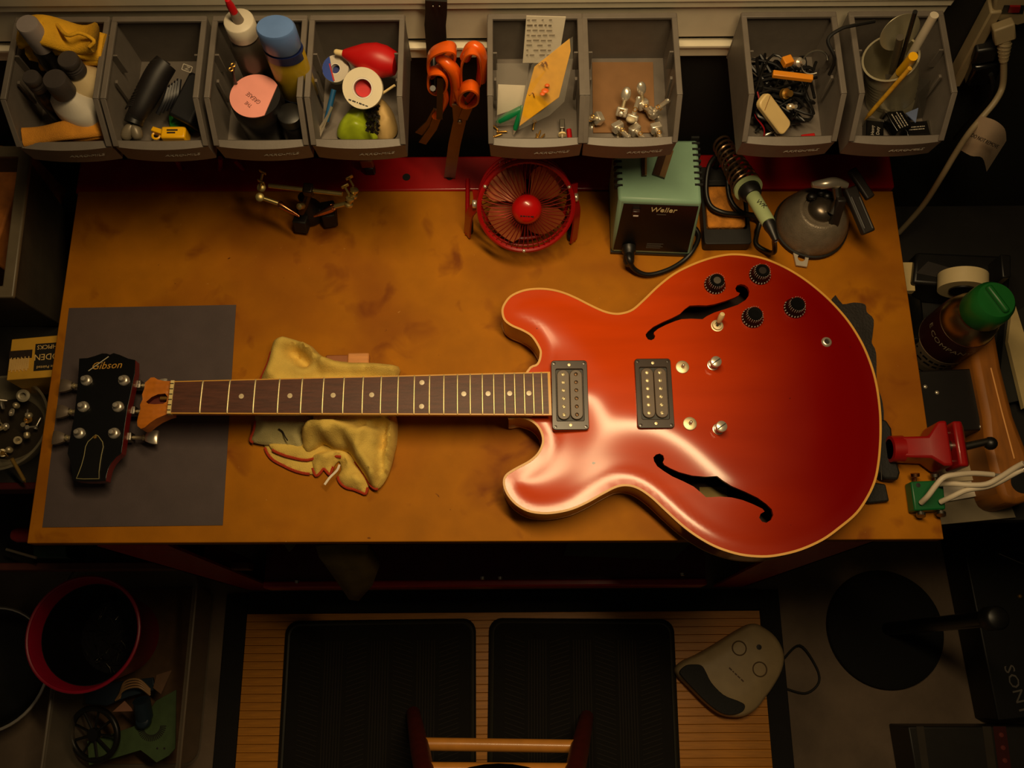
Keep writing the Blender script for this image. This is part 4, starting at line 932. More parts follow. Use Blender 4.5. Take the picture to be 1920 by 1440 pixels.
clothpart('under_layer', [(270,930),(275,985),(300,1040),(345,1085),(420,1125),(470,1150),(540,1175),(620,1188),(700,1180),(740,1090),(700,1000),(560,960),(400,940)],
   lambda x, y, d: .003+.004*min(1, d/.01)*(.8+.5*fold(x, y, 50, 2.1)), CLOTH, [(1, 7)], .003)
clothpart('middle_layer', [(310,950),(330,1000),(400,1035),(480,1060),(600,1080),(700,1045),(740,1020),(860,1055),(850,960),(600,940),(420,945)],
   lambda x, y, d: .009+.005*min(1, d/.01)*(.8+.5*fold(x, y, 50, 3.1)), CLOTH, [(1, 7)], .010)
clothpart('ruffled_layer', [(620,1050),(640,1140),(665,1200),(700,1175),(725,1145),(750,1170),(775,1190),(800,1130),(845,1085),(860,1150),(835,1205),(855,1255),(900,1290),(960,1305),(1010,1325),(1050,1338),(1065,1290),(1080,1230),(1000,1100),(900,1000),(700,990)],
   lambda x, y, d: .004+.018*min(1, d/.014)*(.8+.35*crease(x, y, 60, 5.5)), CLOTH, [(1, 7), (10, 16)], .006)
clothpart('front_panel', [(640,690),(800,685),(1000,687),(1195,700),(1280,730),(1285,900),(1262,1010),(1235,1120),(1195,1215),(1135,1286),(1080,1262),(1020,1170),(955,1075),(900,1000),(800,990),(720,950),(660,985),(590,1010),(555,970),(545,900),(555,830),(600,800),(640,775)],
   lambda x, y, d: neckcap(y, .008+.048*min(1, d/.012)**.5*(1-.5*min(1, max(0, (yN-.03-y)/.09)))*(.74+.10*crease(x*1.4-y*.6, y*.5+x*.2, 30, 9.4)+.07*crease(x, y, 62, 2.4))+FR1(x, y)*min(1, d/.006)), CLOTH, [(9, 12)], .022, .004, label='front panel folded over towards the bench edge')
p = [U(*q, .016) for q in Z3([(735, 1270), (775, 1215), (830, 1160), (850, 1115)])]
B(ribbon(cr(p, 4), .0028, .0006), 'cloth_label', PAPERW, ct, 'small white care label')
B(MB().tube(cr([U(*q, .0215) for q in Z3([(380, 840), (410, 860), (430, 900), (450, 930)])], 4), .0008, 5), 'loose_thread', DARKT, ct)
# ------------------------------------------------------------------ helping hands
t = T('helping_hands', 'third-hand soldering clamp with a brass crossbar and two clips', 'tool', U(580, 400, 0))
za = .095
DBRASS = mat('dull_brass', (190, 172, 110), .36, .85, .15)
a, b = U(504, 348, za), U(642, 364, za)
B(MB().cyl(a, b, .0030, n=12), 'crossbar', DBRASS, t)
c = (a+b)/2+Vector((.004, 0, 0))
B(MB().box(c, (.013, .014, .013), RZ(-6).to_3x3()), 'centre_clamp', mat('dark_steel', (60, 52, 42), .4, .8, .2), t, bev=.002)
B(MB().tube([c+Vector((0, 0, -.004)), U(572, 385, .065), U(565, 398, .045)], .0045, 10), 'post', mat('dark_steel', (1, 1, 1)), t)
B(MB().lathe([(.003, 0), (.0042, .002), (.0042, .010), (.0001, .012)], U(569, 386, .072), (-.3, -.4, .6), n=12), 'clamp_screw', DBRASS, t)
IRON = mat('cast_iron', (30, 26, 22), .6, .2, .25, bump=.2)
c0 = U(578, 398, .02)
B(MB().lathe([(.018, 0), (.020, .006), (.016, .020), (.008, .034), (.0075, .050)], (c0.x, c0.y+.006, .002), n=20), 'iron_base', IRON, t)
for px_, py_, tz in ((568, 424, -8), (620, 413, 10)):
    e = U(px_, py_, .008); s = Vector((c0.x, c0.y, .030)); m_ = (s+e)/2
    ang = math.degrees(math.atan2(e.y-c0.y, e.x-c0.x))
    B(MB(T3(e.x, e.y, .0105) @ RZ(tz)).box((0, .006, .004), (.019, .030, .022), RX(-16).to_3x3()), 'foot', IRON, t, bev=.002)
    if py_ == 413: B(MB().tube([Vector((c0.x, c0.y, .016)), Vector((e.x, e.y+.012, .014))], .008, 8), 'foot_arm', IRON, t)
def joint(px_, py_, k):
    p = U(px_, py_, za)
    B(MB().lathe([(.003, -.007), (.0055, -.006), (.0055, -.003), (.0035, -.002), (.0035, .002), (.0055, .003), (.0055, .006), (.003, .007)], p, (.3, .4*k, .9), n=14), 'ball_joint', DBRASS, t)
    B(MB().cyl(p+Vector((0, .008, .004)), p+Vector((-.004*k, .014, .012)), .0016, n=8), 'wing_screw', DBRASS, t); B(MB().box(p+Vector((-.004*k, .015, .013)), (.010, .002, .006), RZ(30*k).to_3x3()), 'wing', DBRASS, t, bev=.0006)
joint(490, 352, -1); joint(663, 362, 1); joint(487, 370, -1); joint(655, 378, 1)
CLIP = mat('copper_clip', (196, 130, 84), .25, 1, .15)
for p0, p1, p2 in (((489, 370), (521, 381), (561, 405)), ((656, 380), (628, 387), (588, 405))):
    a, b, e = U(*p0, .092), U(*p1, .085), U(*p2, .074)
    B(MB().tube([a, b], .0032, 8), 'arm', DBRASS, t)
    d = (e-b)
    cl = B(MB().tube([b, b+d*.15, b+d*.5, e], [.0030, .0042, .0032, .0010], 8), 'alligator_clip', CLIP, t)
    B(MB().tube([b+Vector((0, 0, -.004)), b+d*.2+Vector((0, 0, -.005)), b+d*.55+Vector((0, 0, -.0035)), e-Vector((0, 0, .0014))], [.0022, .003, .0026, .0010], 8), 'lower_jaw', CLIP, cl)
    B(MB().tube([b+d*.1+Vector((.004*math.cos(q), .004*math.sin(q), .001)) for q in [2*PI*k/12 for k in range(12)]], .0008, 5, True), 'finger_loop', CLIP, cl)
# ------------------------------------------------------------------ red fan
fc = U(985, 379, .078)
t = T('desk_fan', 'small red wire-cage desk fan on a U-shaped stand', 'fan', (fc.x, fc.y, 0))
F = T3(*fc) @ RZ(4) @ RX(51)
FANR = mat('fan_red', (156, 10, 12), .3, 0, .1, coat=.4)
R = .0605
mb = MB(F)
for z, rr, r_ in ((.016, R, .0034), (-.018, R*.97, .0026), (.0, R*1.005, .0014)):
    mb.tube([Vector((rr*math.cos(q), rr*math.sin(q), z)) for q in [2*PI*k/64 for k in range(64)]], r_, 7, True)
B(mb, 'cage_rings', FANR, t, 'red outer rings')
mb = MB(F); NW = 48
for k in range(NW):
    q = 2*PI*k/NW; u = Vector((math.cos(q), math.sin(q), 0)); z = Vector((0, 0, 1))
    mb.tube([u*.019+z*.0235, u*.030+z*.0265, u*.046+z*.0245, u*.057+z*.019, u*R+z*.015, u*R*1.0+z*.0, u*R*.97-z*.018, u*.045-z*.026, u*.022-z*.028], .00062, 4)
B(mb, 'wire_grille', mat('wire_red_chrome', (150, 40, 34), .3, .6, .1), t, 'radial cage wires', smooth=60)
B(MB(F).lathe([(.0001, -.030), (.020, -.030), (.021, -.026), (.017, -.012), (.012, -.006), (.012, .004)], n=24), 'motor', BLACKP, t)
BLADE = mat('bronze_blade', (170, 88, 44), .42, .2, .15)
for k in range(4):
    rings = []
    for i in range(8):
        rr = .012+.042*i/7; wd = .015+.026*math.sin(PI*min(1, .2+.62*i/7)); q0 = 2*PI*k/4+.55+.25*i/7
        ring = []
        for j in range(7):
            s = (j/6-.5); qq = q0+s*wd*1.9/rr if rr > .02 else q0+s*wd*1.2/.02
            qq = q0+s*min(1.3, wd*1.55/rr); ring.append(Vector((rr*math.cos(qq), rr*math.sin(qq), .002+s*.016)))
        rings.append(ring+[p-Vector((0, 0, .0009)) for p in ring[::-1]])
    B(MB(F).loft(rings), 'blade', BLADE, t, smooth=60)
hub = B(MB(F).lathe([(.019, .020), (.0195, .0235), (.0185, .029), (.0145, .034), (.008, .0368), (.0001, .0375)], n=32), 'hub', mat('hub_red', (190, 14, 12), .28, 0, .05, coat=.5), t, 'glossy red hub cap')
B(dashes(MB(F), T3(0, -.004, .0366) @ RZ(-8), .018, 1, .003, .0018, 3, .0007), 'hub_print', DARKT, hub)
B(MB(F).cyl((0, 0, .004), (0, 0, .012), .004, n=12), 'spindle', BRASS, t)
# stand: two arms from the pivots to the bench and a rear bar
for s, fx, fy in ((-1, 876, 440), (1, 1075, 452)):
    pv = F @ Vector((s*(R+.0022), .002, 0)); ft_ = U(fx, fy, .004); up_ = pv+Vector((0, .012, .014))
    pth = cr([up_, pv, pv.lerp(ft_, .4)+Vector((s*.004, 0, .006)), ft_], 5)
    B(ribbon(pth, .013, .0026, (s*.7, -.45, .55)), 'stand_arm', FANR, t)
    B(MB().lathe([(.0045, -.003), (.0055, -.002), (.0055, .002), (.0045, .003)], pv+Vector((s*.003, 0, 0)), (1, 0, 0), n=14), 'pivot_bolt', CHROME, t)
    B(MB().box((ft_.x-s*.003, ft_.y+.012, .006), (.010, .022, .011)), 'rubber_foot', RUBBER, t, bev=.003)
    bk = Vector((ft_.x, ft_.y+.085, .005))
    B(MB().tube([ft_, ft_.lerp(bk, .5), bk], .0032, 8), 'floor_bar', FANR, t)
for q in (PI*.82, PI*.13, PI*1.47): B(MB(F).ball((R*.995*math.cos(q), R*.995*math.sin(q), .0185), .0026, 10, 6), 'cage_screw', CHROME, t)
# ------------------------------------------------------------------ soldering station
SEA = mat('seafoam_enamel', (134, 172, 146), .45, 0, .06)
zt = .115
fl, fr_, br, bl = U(1160, 374, zt), U(1316, 380, zt), U(1309, 262, zt), U(1152, 262, zt)
dl, dr = U(1145, 473, .006), U(1297, 479, .006)
bk_l, bk_r = Vector((bl.x+.004, bl.y, .006)), Vector((br.x-.004, br.y, .006))
t = T('soldering_station', 'seafoam green soldering station with a black front panel', 'soldering station', ((fl.x+fr_.x)/2, fl.y+.04, 0))
cs = B(MB().hexa((dl, dr, bk_r, bk_l), (fl, fr_, br, bl)), 'case', SEA, t, bev=.004)
B(MB().hexa([q*1.0-Vector((0, 0, .0055)) for q in (dl, dr, bk_r, bk_l)], [q for q in (dl, dr, bk_r, bk_l)]), 'base_plate', BLACKP, t)
ex = (dr-dl+fr_-fl).normalized(); o_ = (dl+dr+fl+fr_)/4; ey = ((fl+fr_)-(dl+dr)).normalized(); FP = frame(o_, ex, ey); nrm = FP.to_3x3() @ Vector((0, 0, 1))
def onp(a, b, k=.0009): return FP @ Vector((a, b, k))
hW, hH = (fl-fr_).length/2, ((fl+fr_)/2-(dl+dr)/2).length/2
wl = (dl-dr).length/2
pn = B(MB().loft([[onp(x*hf, y, k) for x, y, hf in ((-wl+.005, -hH+.008, 1), (wl-.005, -hH+.008, 1), (hW-.005, hH-.007, 1), (-hW+.005, hH-.007, 1))] for k in (-.002, .0009)]), 'front_panel', mat('panel_black', (13, 12, 12), .4, 0, .1), t, 'black control panel')
B(MB().text('Weller', .0125, FP @ T3(.004, hH-.0165, .0012), .0002, .18, .95), 'maker_name', mat('cream_print', (216, 200, 150), .6, 0, .04), pn)
mb = MB()
for k in range(4): mb.box(onp(.004-.0015*(k % 2), -hH+.024-.0030*k, .0011), (.022-.003*(k % 2), .0006, .0003), FP.to_3x3())
mb.box(onp(.003, hH-.0255, .0011), (.012, .001, .0003), FP.to_3x3())
B(mb, 'small_print', mat('dim_print', (86, 80, 72), .6, 0, .05), pn)
B(MB().box(onp(-.030, hH-.020, .003), (.010, .008, .006), FP.to_3x3()), 'power_switch', mat('switch_dark', (40, 18, 14), .3, 0, .1), pn, bev=.001)
B(MB().box(onp(-.030, hH-.0235, .0062), (.0065, .002, .0006), FP.to_3x3()), 'switch_glint_bar', mat('switch_glint', (216, 206, 196), .4, 0, .02), pn)  # pale bar paints a glint onto the power switch
for s in (-1, 1):
    mb = MB()
    for k in range(9): mb.box(((fr_.x-.002) if s > 0 else (fl.x+.001), fl.y+.020+.0085*k, zt-.0035), (.010, .0028, .0085))
    B(mb, 'vent_slots', mat('slot_black', (10, 12, 10), .8, 0, .1), cs)
so = onp(-.030, -hH+.016, .001)
B(MB().lathe([(.0095, 0), (.0095, .008), (.0075, .010), (.0075, .022), (.005, .028)], so, nrm+Vector((0, 0, -.2)), n=20), 'cable_socket', BLACKP, t)
cb = cr([so+nrm*.012, U(1180, 486, .030), U(1190, 505, .016), U(1215, 515, .008), U(1250, 507, .006), U(1280, 490, .006), U(1300, 468, .010), U(1310, 440, .010), Vector((fr_.x+.006, fl.y+.02, .012))], 6)
B(MB().tube(cb, [.0046 if i < 9 else .0033 for i in range(len(cb))], 10), 'iron_cable', BLACKP, t)
# two blades resting on the station
BL_ = mat('blade_steel', (150, 120, 84), .35, .9, .2)
for i, (q, l) in enumerate(((((1203, 288), (1212, 288), (1212, 331), (1203, 331)), 'narrow scraper blade on the soldering station'), (((1236, 288), (1262, 286), (1246, 336), (1223, 328)), 'wide scraper blade leaning beside the narrow one on the station'))):
    pts = [U(a, b, zt+.0015) for a, b in q]
    t2 = T('scraper_blade', l, 'blade', (pts[0].x, pts[0].y, zt))
    B(MB().loft([[p+Vector((0, 0, 0)) for p in pts[::-1]], [p+Vector((0, 0, .003)) for p in pts[::-1]]]), 'blade_body', mat('blade_dark', (70, 46, 34), .4, .6, .2), t2)
    e = [pts[1].lerp(pts[0], .45), pts[1], pts[2], pts[2].lerp(pts[3], .45)]
    B(MB().loft([[p+Vector((0, 0, .003)) for p in e[::-1]], [p+Vector((0, 0, .0048)) for p in e[::-1]]]), 'bright_spine', BL_, t2)
# ------------------------------------------------------------------ iron stand and iron
t = T('iron_stand', 'black soldering iron stand with a coil holder and brown sponge', 'stand', U(1360, 420, 0))
a, b = U(1316, 470, .0), U(1403, 470, .0); e = U(1400, 352, .0)
cx_, wx = (a.x+b.x)/2, b.x-a.x; y0, y1 = a.y, e.y
TRAY = mat('tray_black', (20, 18, 17), .55, 0, .2)
B(MB(T3(cx_, (y0+y1)/2, 0)).ringplate(rrect(wx, y1-y0, .004), rrect(wx-.008, y1-y0-.03, .003, 5, 0, .008), 0, .020), 'tray', TRAY, t, bev=.001)
B(MB(T3(cx_, (y0+y1)/2, 0)).prism(rrect(wx-.002, y1-y0-.002, .003), .0005, .004), 'tray_floor', TRAY, t)
B(MB(T3(cx_, (y0+y1)/2+.008, 0)).prism(rrect(wx-.012, y1-y0-.034, .004), .004, .021), 'sponge', mat('sponge', (186, 118, 36), .95, 0, .35, 60, bump=.9, bscale=260), t, 'brown yellow sponge', bev=.002)
A, Bb = U(1352, 268, .062), U(1402, 352, .098); ax = (Bb-A).normalized(); Fc = axis_frame(A, ax); Lc = (Bb-A).length
pts = [Fc @ Vector(((.0115+.0065*k/200)*math.cos(2*PI*k/20), (.0115+.0065*k/200)*math.sin(2*PI*k/20), Lc*k/200)) for k in range(201)]
B(MB().tube(pts, .0016, 6), 'coil_holder', mat('coil_steel', (150, 120, 90), .3, .9, .2), t, 'spring coil')
B(MB().tube([A+Vector((0, -.012, -.004)), A+Vector((0, -.012, -.03)), Vector((A.x, A.y-.01, .01))], .005, 8), 'coil_post', TRAY, t)
B(MB().box((cx_, y1+.010, .010), (wx, .024, .020)), 'rear_block', TRAY, t, bev=.002)
t = T('soldering_iron', 'soldering iron with a pale green handle resting in the coil stand', 'soldering iron', Bb)
SEAP = mat('pale_seafoam', (160, 176, 128), .4, 0, .06)
B(MB().lathe([(.0145, -.002), (.0185, -.001), (.0185, .003), (.0145, .004), (.0145, -.002)], Bb, ax, n=32), 'collar_ring', SEAP, t, 'pale green ring')
B(MB().lathe([(.0145, -.001), (.0148, .003), (.0130, .014), (.0105, .018)], Bb, ax, n=28), 'heat_guard', BLACKP, t)
h0 = Bb+ax*.016; ax2 = (U(1441, 418, .118)-h0).normalized(); L2 = (U(1441, 418, .118)-h0).length
hn = B(MB().lathe([(.0085, 0), (.0092, .002), (.0088, L2-.003), (.0082, L2)], h0, ax2, n=24), 'handle', SEAP, t, 'pale green handle')
Fh = frame(h0+ax2*L2*.5, ax2, Vector((0, 0, 1)).cross(ax2)); 
B(MB().text('WK', .009, Fh @ RZ(20) @ T3(0, 0, .0090), .0002), 'handwritten_mark', DARKT, hn)
e0 = h0+ax2*L2
B(MB().lathe([(.0078, -.001), (.0078, .006), (.0055, .014), (.004, .026)], e0, ax2+Vector((0, 0, -.25)), n=18), 'strain_relief', BLACKP, t)
B(MB().cyl(A+ax*.005, Bb, .004, .006, 12), 'iron_barrel', STEEL, t)
s0 = e0+(ax2+Vector((0, 0, -.25))).normalized()*.024
cbl = cr([s0, U(1452, 452, .06), U(1452, 472, .030), U(1440, 472, .012), U(1418, 458, .006), U(1420, 435, .006), U(1424, 415, .010), U(1410, 405, .020), U(1385, 402, .030), U(1355, 398, .035), U(1332, 385, .035), U(1324, 355, .04), U(1330, 310, .05), U(1350, 290, .05), U(1362, 320, .045), U(1368, 370, .035), U(1390, 398, .03), U(1425, 404, .012)], 6)
B(MB().tube(cbl, .0034, 9), 'power_cord', BLACKP, t)
# ------------------------------------------------------------------ vacuum base vise
t = T('vacuum_base', 'grey dome shaped vacuum base with a lever and a mounting ear', 'vise base', U(1518, 420, 0))
c = U(1518, 425, .0)
DOME = mat('hammered_grey', (126, 114, 98), .40, .3, .15, 90, bump=.25, bscale=500)
B(MB().lathe([(.047, 0), (.049, .003), (.0475, .016), (.043, .030), (.035, .043), (.0295, .049), (.027, .0505), (.0235, .0495), (.0225, .046), (.0001, .045)], (c.x, c.y, .001), n=44), 'dome', DOME, t)
B(MB().lathe([(.0495, 0), (.051, .002), (.0505, .007), (.047, .009)], (c.x, c.y, 0), n=44), 'rubber_skirt', RUBBER, t)
B(MB().ball((c.x+.002, c.y+.001, .048), (.019, .019, .013), 24, 10), 'ball_socket', mat('ball_grey', (110, 100, 88), .3, .8, .1), t)
ea = [U(q[0], q[1], .006) for q in ((1486, 466), (1519, 471), (1513, 500), (1493, 497))]
cc = sum(ea, Vector())/4; inner = [cc+Vector((.0052*math.cos(q), .0052*math.sin(q), 0)) for q in (2.4, .8, -.8, -2.4)]
N = 16
def resq(P4, n):
    return [P4[int(i*4/n) % 4].lerp(P4[(int(i*4/n)+1) % 4], (i*4/n) % 1) for i in range(n)]
od = resq(ea, N); ci = [cc+(p-cc).normalized()*.0052 for p in od]
B(MB().ringplate([(p.x, p.y) for p in od], [(p.x, p.y) for p in ci], .003, .006), 'mounting_ear', mat('zinc', (190, 180, 164), .45, .4, .1), t, 'bright drilled mounting ear')
a, b = U(1525, 346, .085), U(1588, 348, .085)
B(MB().tube(cr([a, U(1545, 345, .09), U(1565, 342, .09), b], 4), [.0042+.003*math.sin(PI*i/12) for i in range(13)], 10), 'clamp_head', CHROME, t)
B(MB().lathe([(.0001, -.003), (.004, -.002), (.004, .002), (.0001, .003)], a, (1, .2, .1), n=12), 'thumb_nut', CHROME, t)
mb = MB(); 
for q in ((1523, 368, .060), (1540, 360, .062), (1552, 366, .060)): mb.ball(U(*q), (.007, .006, .004), 10, 6)
B(mb, 'lock_cam', BLACKP, t)
B(MB().tube([U(1568, 350, .088), U(1572, 375, .075), U(1560, 400, .062)], .006, 10), 'neck_post', STEEL, t)
GRIP = mat('grip_rubber', (34, 29, 26), .5, 0, .2)
for i, (p0, p1, w_) in enumerate((((1592, 352), (1628, 437), .017), ((1578, 372), (1556, 440), .012))):
    a, b = U(*p0, .085), U(*p1, .070 if i == 0 else .03)
    B(ribbon([a, a.lerp(b, .35), a.lerp(b, .7), b], w_, .010), 'grip_handle', GRIP, t, 'black rubber lever', bev=.002)
    if i == 0:
        for k in (-.3, .3):
            o = Vector((w_*k, 0, .0055)); B(MB().tube([a.lerp(b, .25)+o, b.lerp(a, .06)+o], .0016, 6), 'grip_rib', GRIP, t)
a, b = U(1596, 318, .09), U(1632, 372, .085); B(ribbon([a, a.lerp(b, .5), b], .012, .008), 'second_grip', GRIP, t, bev=.002)
# ------------------------------------------------------------------ dark rest under the guitar tail
RCL = mat('black_leather', (26, 20, 16), .7, 0, .25, bump=.4)
pts = [(1560, 560), (1580, 570), (1601, 567), (1622, 571), (1625, 585), (1638, 600), (1636, 630), (1635, 643), (1643, 662), (1644, 720), (1655, 755), (1650, 800), (1580, 800), (1540, 700)]
o_ = [(p.x, p.y) for p in cr([Vector((q.x, q.y, 0)) for q in UP(pts, .003)], 3, True)]
B(cloth(o_, lambda x, y: .0030+.0012*fold(x, y, 60, 3), .002, .008), 'leather_scrap', RCL, label='dark leather scrap sticking out from under the guitar body', cat='leather', smooth=60)
t = T('tail_rest', 'black padded rest clamped under the tail of the guitar', 'rest', U(1655, 850, 0))
pts = UP([(1640, 786), (1658, 790), (1668, 806), (1672, 850), (1684, 888), (1680, 902), (1655, 900), (1635, 880), (1630, 820)], .012); B(MB().prism([(p.x, p.y) for p in pts], .0005, .020), 'pad', RUBBER, t, bev=.003)
pts = UP([(1610, 900), (1660, 908), (1667, 940), (1630, 944), (1600, 935)], .008); B(MB().prism([(p.x, p.y) for p in pts], .0005, .010), 'wedge', RUBBER, t, bev=.002)
B(MB().tube([U(1652, 870, .0215), U(1653, 900, .0215)], .0006, 5), 'wire_clip', STEEL, t)
# ------------------------------------------------------------------ red vise
Z7 = lambda a, b: (1580+.25*a, 640+.25*b)
VRED = mat('vise_red', (150, 14, 14), .38, 0, .12, coat=.3)
t = T('bench_vise', 'small red vise with two jaws at the right bench edge', 'vise', U(1740, 840, 0))
a, b = U(*Z7(400, 800), .034), U(*Z7(640, 800), .036); ax = (b-a).normalized(); La = (b-a).length
sec = lambda p, hw, z0, z1: [Vector((p.x, p.y+hw, z0)), Vector((p.x, p.y-hw, z0)), Vector((p.x, p.y-hw, z1)), Vector((p.x, p.y+hw, z1))]
c1, c2 = U(*Z7(735, 765), .045), U(*Z7(800, 765), .045)
B(MB().loft([sec(a+Vector((.006, 0, 0)), .013, .006, .042), sec(b, .014, .006, .044), sec(c1, .028, .006, .048), sec(c2, .029, .006, .048)]), 'fixed_jaw', VRED, t, bev=.003)
B(MB().lathe([(.0125, 0), (.0165, .001), (.017, .016), (.0125, .017), (.0125, 0)], Vector((a.x-.006, a.y, .028)), (1, 0, 0), n=28), 'sleeve', VRED, t)
B(MB().lathe([(.0123, 0), (.0001, .001)], Vector((a.x-.002, a.y, .028)), (1, 0, 0), n=24), 'sleeve_bore', mat('bore_dark', (40, 6, 6), .6, 0, .1), t)
g0, g1 = U(*Z7(848, 765), .045), U(*Z7(960, 765), .045)
B(MB().loft([sec(g0, .0285, .006, .047), sec(g0.lerp(g1, .55), .0285, .006, .047), sec(g1, .026, .010, .034)]), 'moving_jaw', VRED, t, bev=.003)
B(MB().cyl(c2+Vector((0, 0, -.015)), g0+Vector((0, 0, -.015)), .007, n=14), 'lead_screw', STEEL, t)
for dy in (-.018, .018): B(MB().cyl(c2+Vector((0, dy, -.02)), g0+Vector((0, dy, -.02)), .003, n=10), 'guide_rod', STEEL, t)
h = U(*Z7(1010, 760), .02); B(MB().cyl(g1+Vector((0, 0, -.02)), Vector((h.x+.01, h.y, .025)), .005, n=12), 'handle_shaft', STEEL, t); B(MB().ball((h.x+.014, h.y-.002, .024), .0085, 14, 8), 'handle_knob', BLACKP, t)
# ------------------------------------------------------------------ green block with screws and white leads
t = T('terminal_block', 'green plastic block with four thumb screws at the bench corner', 'terminal block', U(1738, 930, 0))
P4 = [U(*Z7(510, 1050), .022), U(*Z7(755, 1040), .022), U(*Z7(775, 1260), .022), U(*Z7(540, 1270), .022)]
gb = B(MB().hexa([Vector((p.x, p.y, .003)) for p in P4][::-1], P4[::-1]), 'block', mat('green_block', (14, 92, 44), .4, 0, .1), t, bev=.002)
pp = U(*Z7(567, 1078), .0225); B(MB().lathe([(.0028, 0), (.0001, .0002)], pp, n=12), 'hole', DARKT, gb)
for q, hd_, col_ in (((542, 990), (545, 1030), CLIP), ((690, 990), (695, 1030), STEEL), ((588, 1312), (585, 1270), STEEL), ((740, 1305), (738, 1260), STEEL)):
    h_, s_ = U(*Z7(*q), .016), U(*Z7(*hd_), .014)
    sc_ = B(MB().lathe([(.0055, 0), (.0055, .004), (.0015, .0045), (.0015, .012)], h_, (s_-h_), n=16), 'thumb_screw', col_, t)
WW = mat('white_lead', (210, 196, 172), .5, 0, .05)
t = T('white_lead_pair', 'pair of white insulated wires running from the green block to the right', 'wire', U(1760, 920, .02))
for L_ in ([(590, 1210, .026), (640, 1160, .04), (700, 1080, .05), (760, 1020, .055), (850, 1000, .055), (980, 990, .05), (1130, 1000, .045)], [(735, 1205, .026), (820, 1165, .04), (930, 1115, .05), (1080, 1090, .06), (1180, 1050, .07), (1290, 990, .085), (1350, 960, .09)], [(730, 1070, .03), (830, 1068, .045), (960, 1078, .055), (1080, 1070, .065), (1180, 1020, .075), (1290, 950, .09), (1355, 915, .10)]):
    pts = [U(*Z7(a, b), z) for a, b, z in L_]; w_ = B(MB().tube(cr(pts, 5), .0034, 8), 'lead', WW, t)
    d = (pts[-1]-pts[-2]).normalized(); B(MB().cyl(pts[-1], pts[-1]+d*.02, .0022, .0012, 8), 'bare_tip', CHROME, w_)
# ------------------------------------------------------------------ orange scissors on the hook
ORH = mat('orange_handle', (226, 92, 14), .32, 0, .08, coat=.3)
SCB = mat('scissor_blade', (104, 82, 58), .35, .8, .15)
t = T('wall_hook', 'black steel hook bracket hung over the white wall rail', 'hook', UY(818, 60, .70))
hp = [UY(818, y, .698) for y in (-6, 18)]+[UY(816, 40, .695), UY(818, 70, .692), UY(820, 98, .688)]
B(ribbon([p+Vector((0, -.004, 0)) for p in hp], .024, .004, (0, -1, .2)), 'bracket', BLACKP, t)
B(MB().tube(cr([hp[-1]+Vector((-.004, -.005, 0)), hp[-1]+Vector((-.004, -.02, -.004)), hp[-1]+Vector((-.004, -.045, -.006)), hp[-1]+Vector((-.004, -.052, .004))], 4), .0035, 8), 'peg', BLACKP, t)
mb = MB()
for s in (-1, 1): mb.ball(UY(818+s*6, 12, .690), .0014, 8, 5)
B(mb, 'rivet', STEEL, t)
def loop(cp, y, r, m, name, par, n=7):
    pts = cr([UY(a, b, y+dy) for a, b, dy in cp], n, True); N_ = len(pts); rings = []; sd = Vector((0, -1, .25)).normalized()
    for i in range(N_):
        tg_ = (pts[(i+1) % N_]-pts[i-1]).normalized(); nn = tg_.cross(sd).normalized()
        rings.append([pts[i]+nn*r*.34*a+sd*r*1.7*b for a, b in ((-1, -.8), (-.6, -1), (.6, -1), (1, -.8), (1, .8), (.6, 1), (-.6, 1), (-1, .8))])
    return B(MB().loft(rings, closed=True), name, m, par, 'flat orange finger loop')
t = T('scissors', 'orange handled scissors hanging open behind the other pair', 'scissors', UY(825, 170, .65))
loop([(803, 115, 0), (812, 98, -.004), (836, 88, -.008), (852, 92, -.008), (851, 108, -.004), (835, 112, 0), (822, 128, .0), (808, 138, 0)], .655, .0052, ORH, 'finger_loop', t)
loop([(804, 140, 0), (812, 133, -.006), (830, 134, -.010), (838, 150, -.01), (832, 168, -.006), (815, 170, 0), (804, 160, 0)], .652, .0046, ORH, 'finger_loop', t)
B(MB().tube(cr([UY(822, 108, .650), UY(838, 118, .642), UY(852, 136, .640), UY(856, 165, .642), UY(850, 195, .646)], 5), [.005+.003*math.sin(PI*i/20) for i in range(21)], 10), 'handle_shank', ORH, t)
B(MB().tube(cr([UY(830, 165, .644), UY(835, 185, .646), UY(826, 205, .648), UY(816, 218, .65)], 4), .0048, 9), 'handle_shank', ORH, t)
B(ribbon([UY(820, 205, .650), UY(806, 230, .652), UY(785, 250, .655)], .010, .0018, (0, -1, .2)), 'blade', SCB, t)
B(ribbon([UY(824, 208, .648), UY(812, 240, .650), UY(792, 268, .653)], .010, .0018, (0, -1, .2)), 'blade', SCB, t)
B(ribbon([UY(826, 145, .640), UY(825, 180, .640), UY(824, 222, .642)], .0075, .003, (0, -1, .3)), 'spring_plate', mat('spring_dark', (50, 44, 34), .4, .6, .1), t)
t = T('scissors', 'orange handled scissors with one long blade hanging down to the red rail', 'scissors', UY(875, 170, .64))
loop([(868, 190, 0), (865, 140, -.002), (868, 112, -.006), (880, 96, -.008), (896, 100, -.008), (902, 125, -.006), (900, 155, -.002), (888, 172, 0), (878, 185, 0)], .640, .0036, ORH, 'finger_loop', t)
B(MB().tube(cr([UY(872, 108, .645), UY(884, 88, .642), UY(900, 94, .640), UY(905, 125, .640), UY(902, 150, .640)], 5), .0062, 10), 'handle_shank', ORH, t)
loop([(862, 178, 0), (868, 165, -.008), (884, 160, -.012), (896, 170, -.012), (894, 186, -.006), (878, 194, 0), (865, 190, 0)], .636, .0052, ORH, 'finger_loop', t)
B(MB().tube(cr([UY(853, 135, .645), UY(856, 160, .640), UY(862, 185, .638), UY(868, 196, .636)], 4), .0055, 9), 'handle_shank', ORH, t)
a, b = UY(862, 200, .636), UY(839, 322, .650)
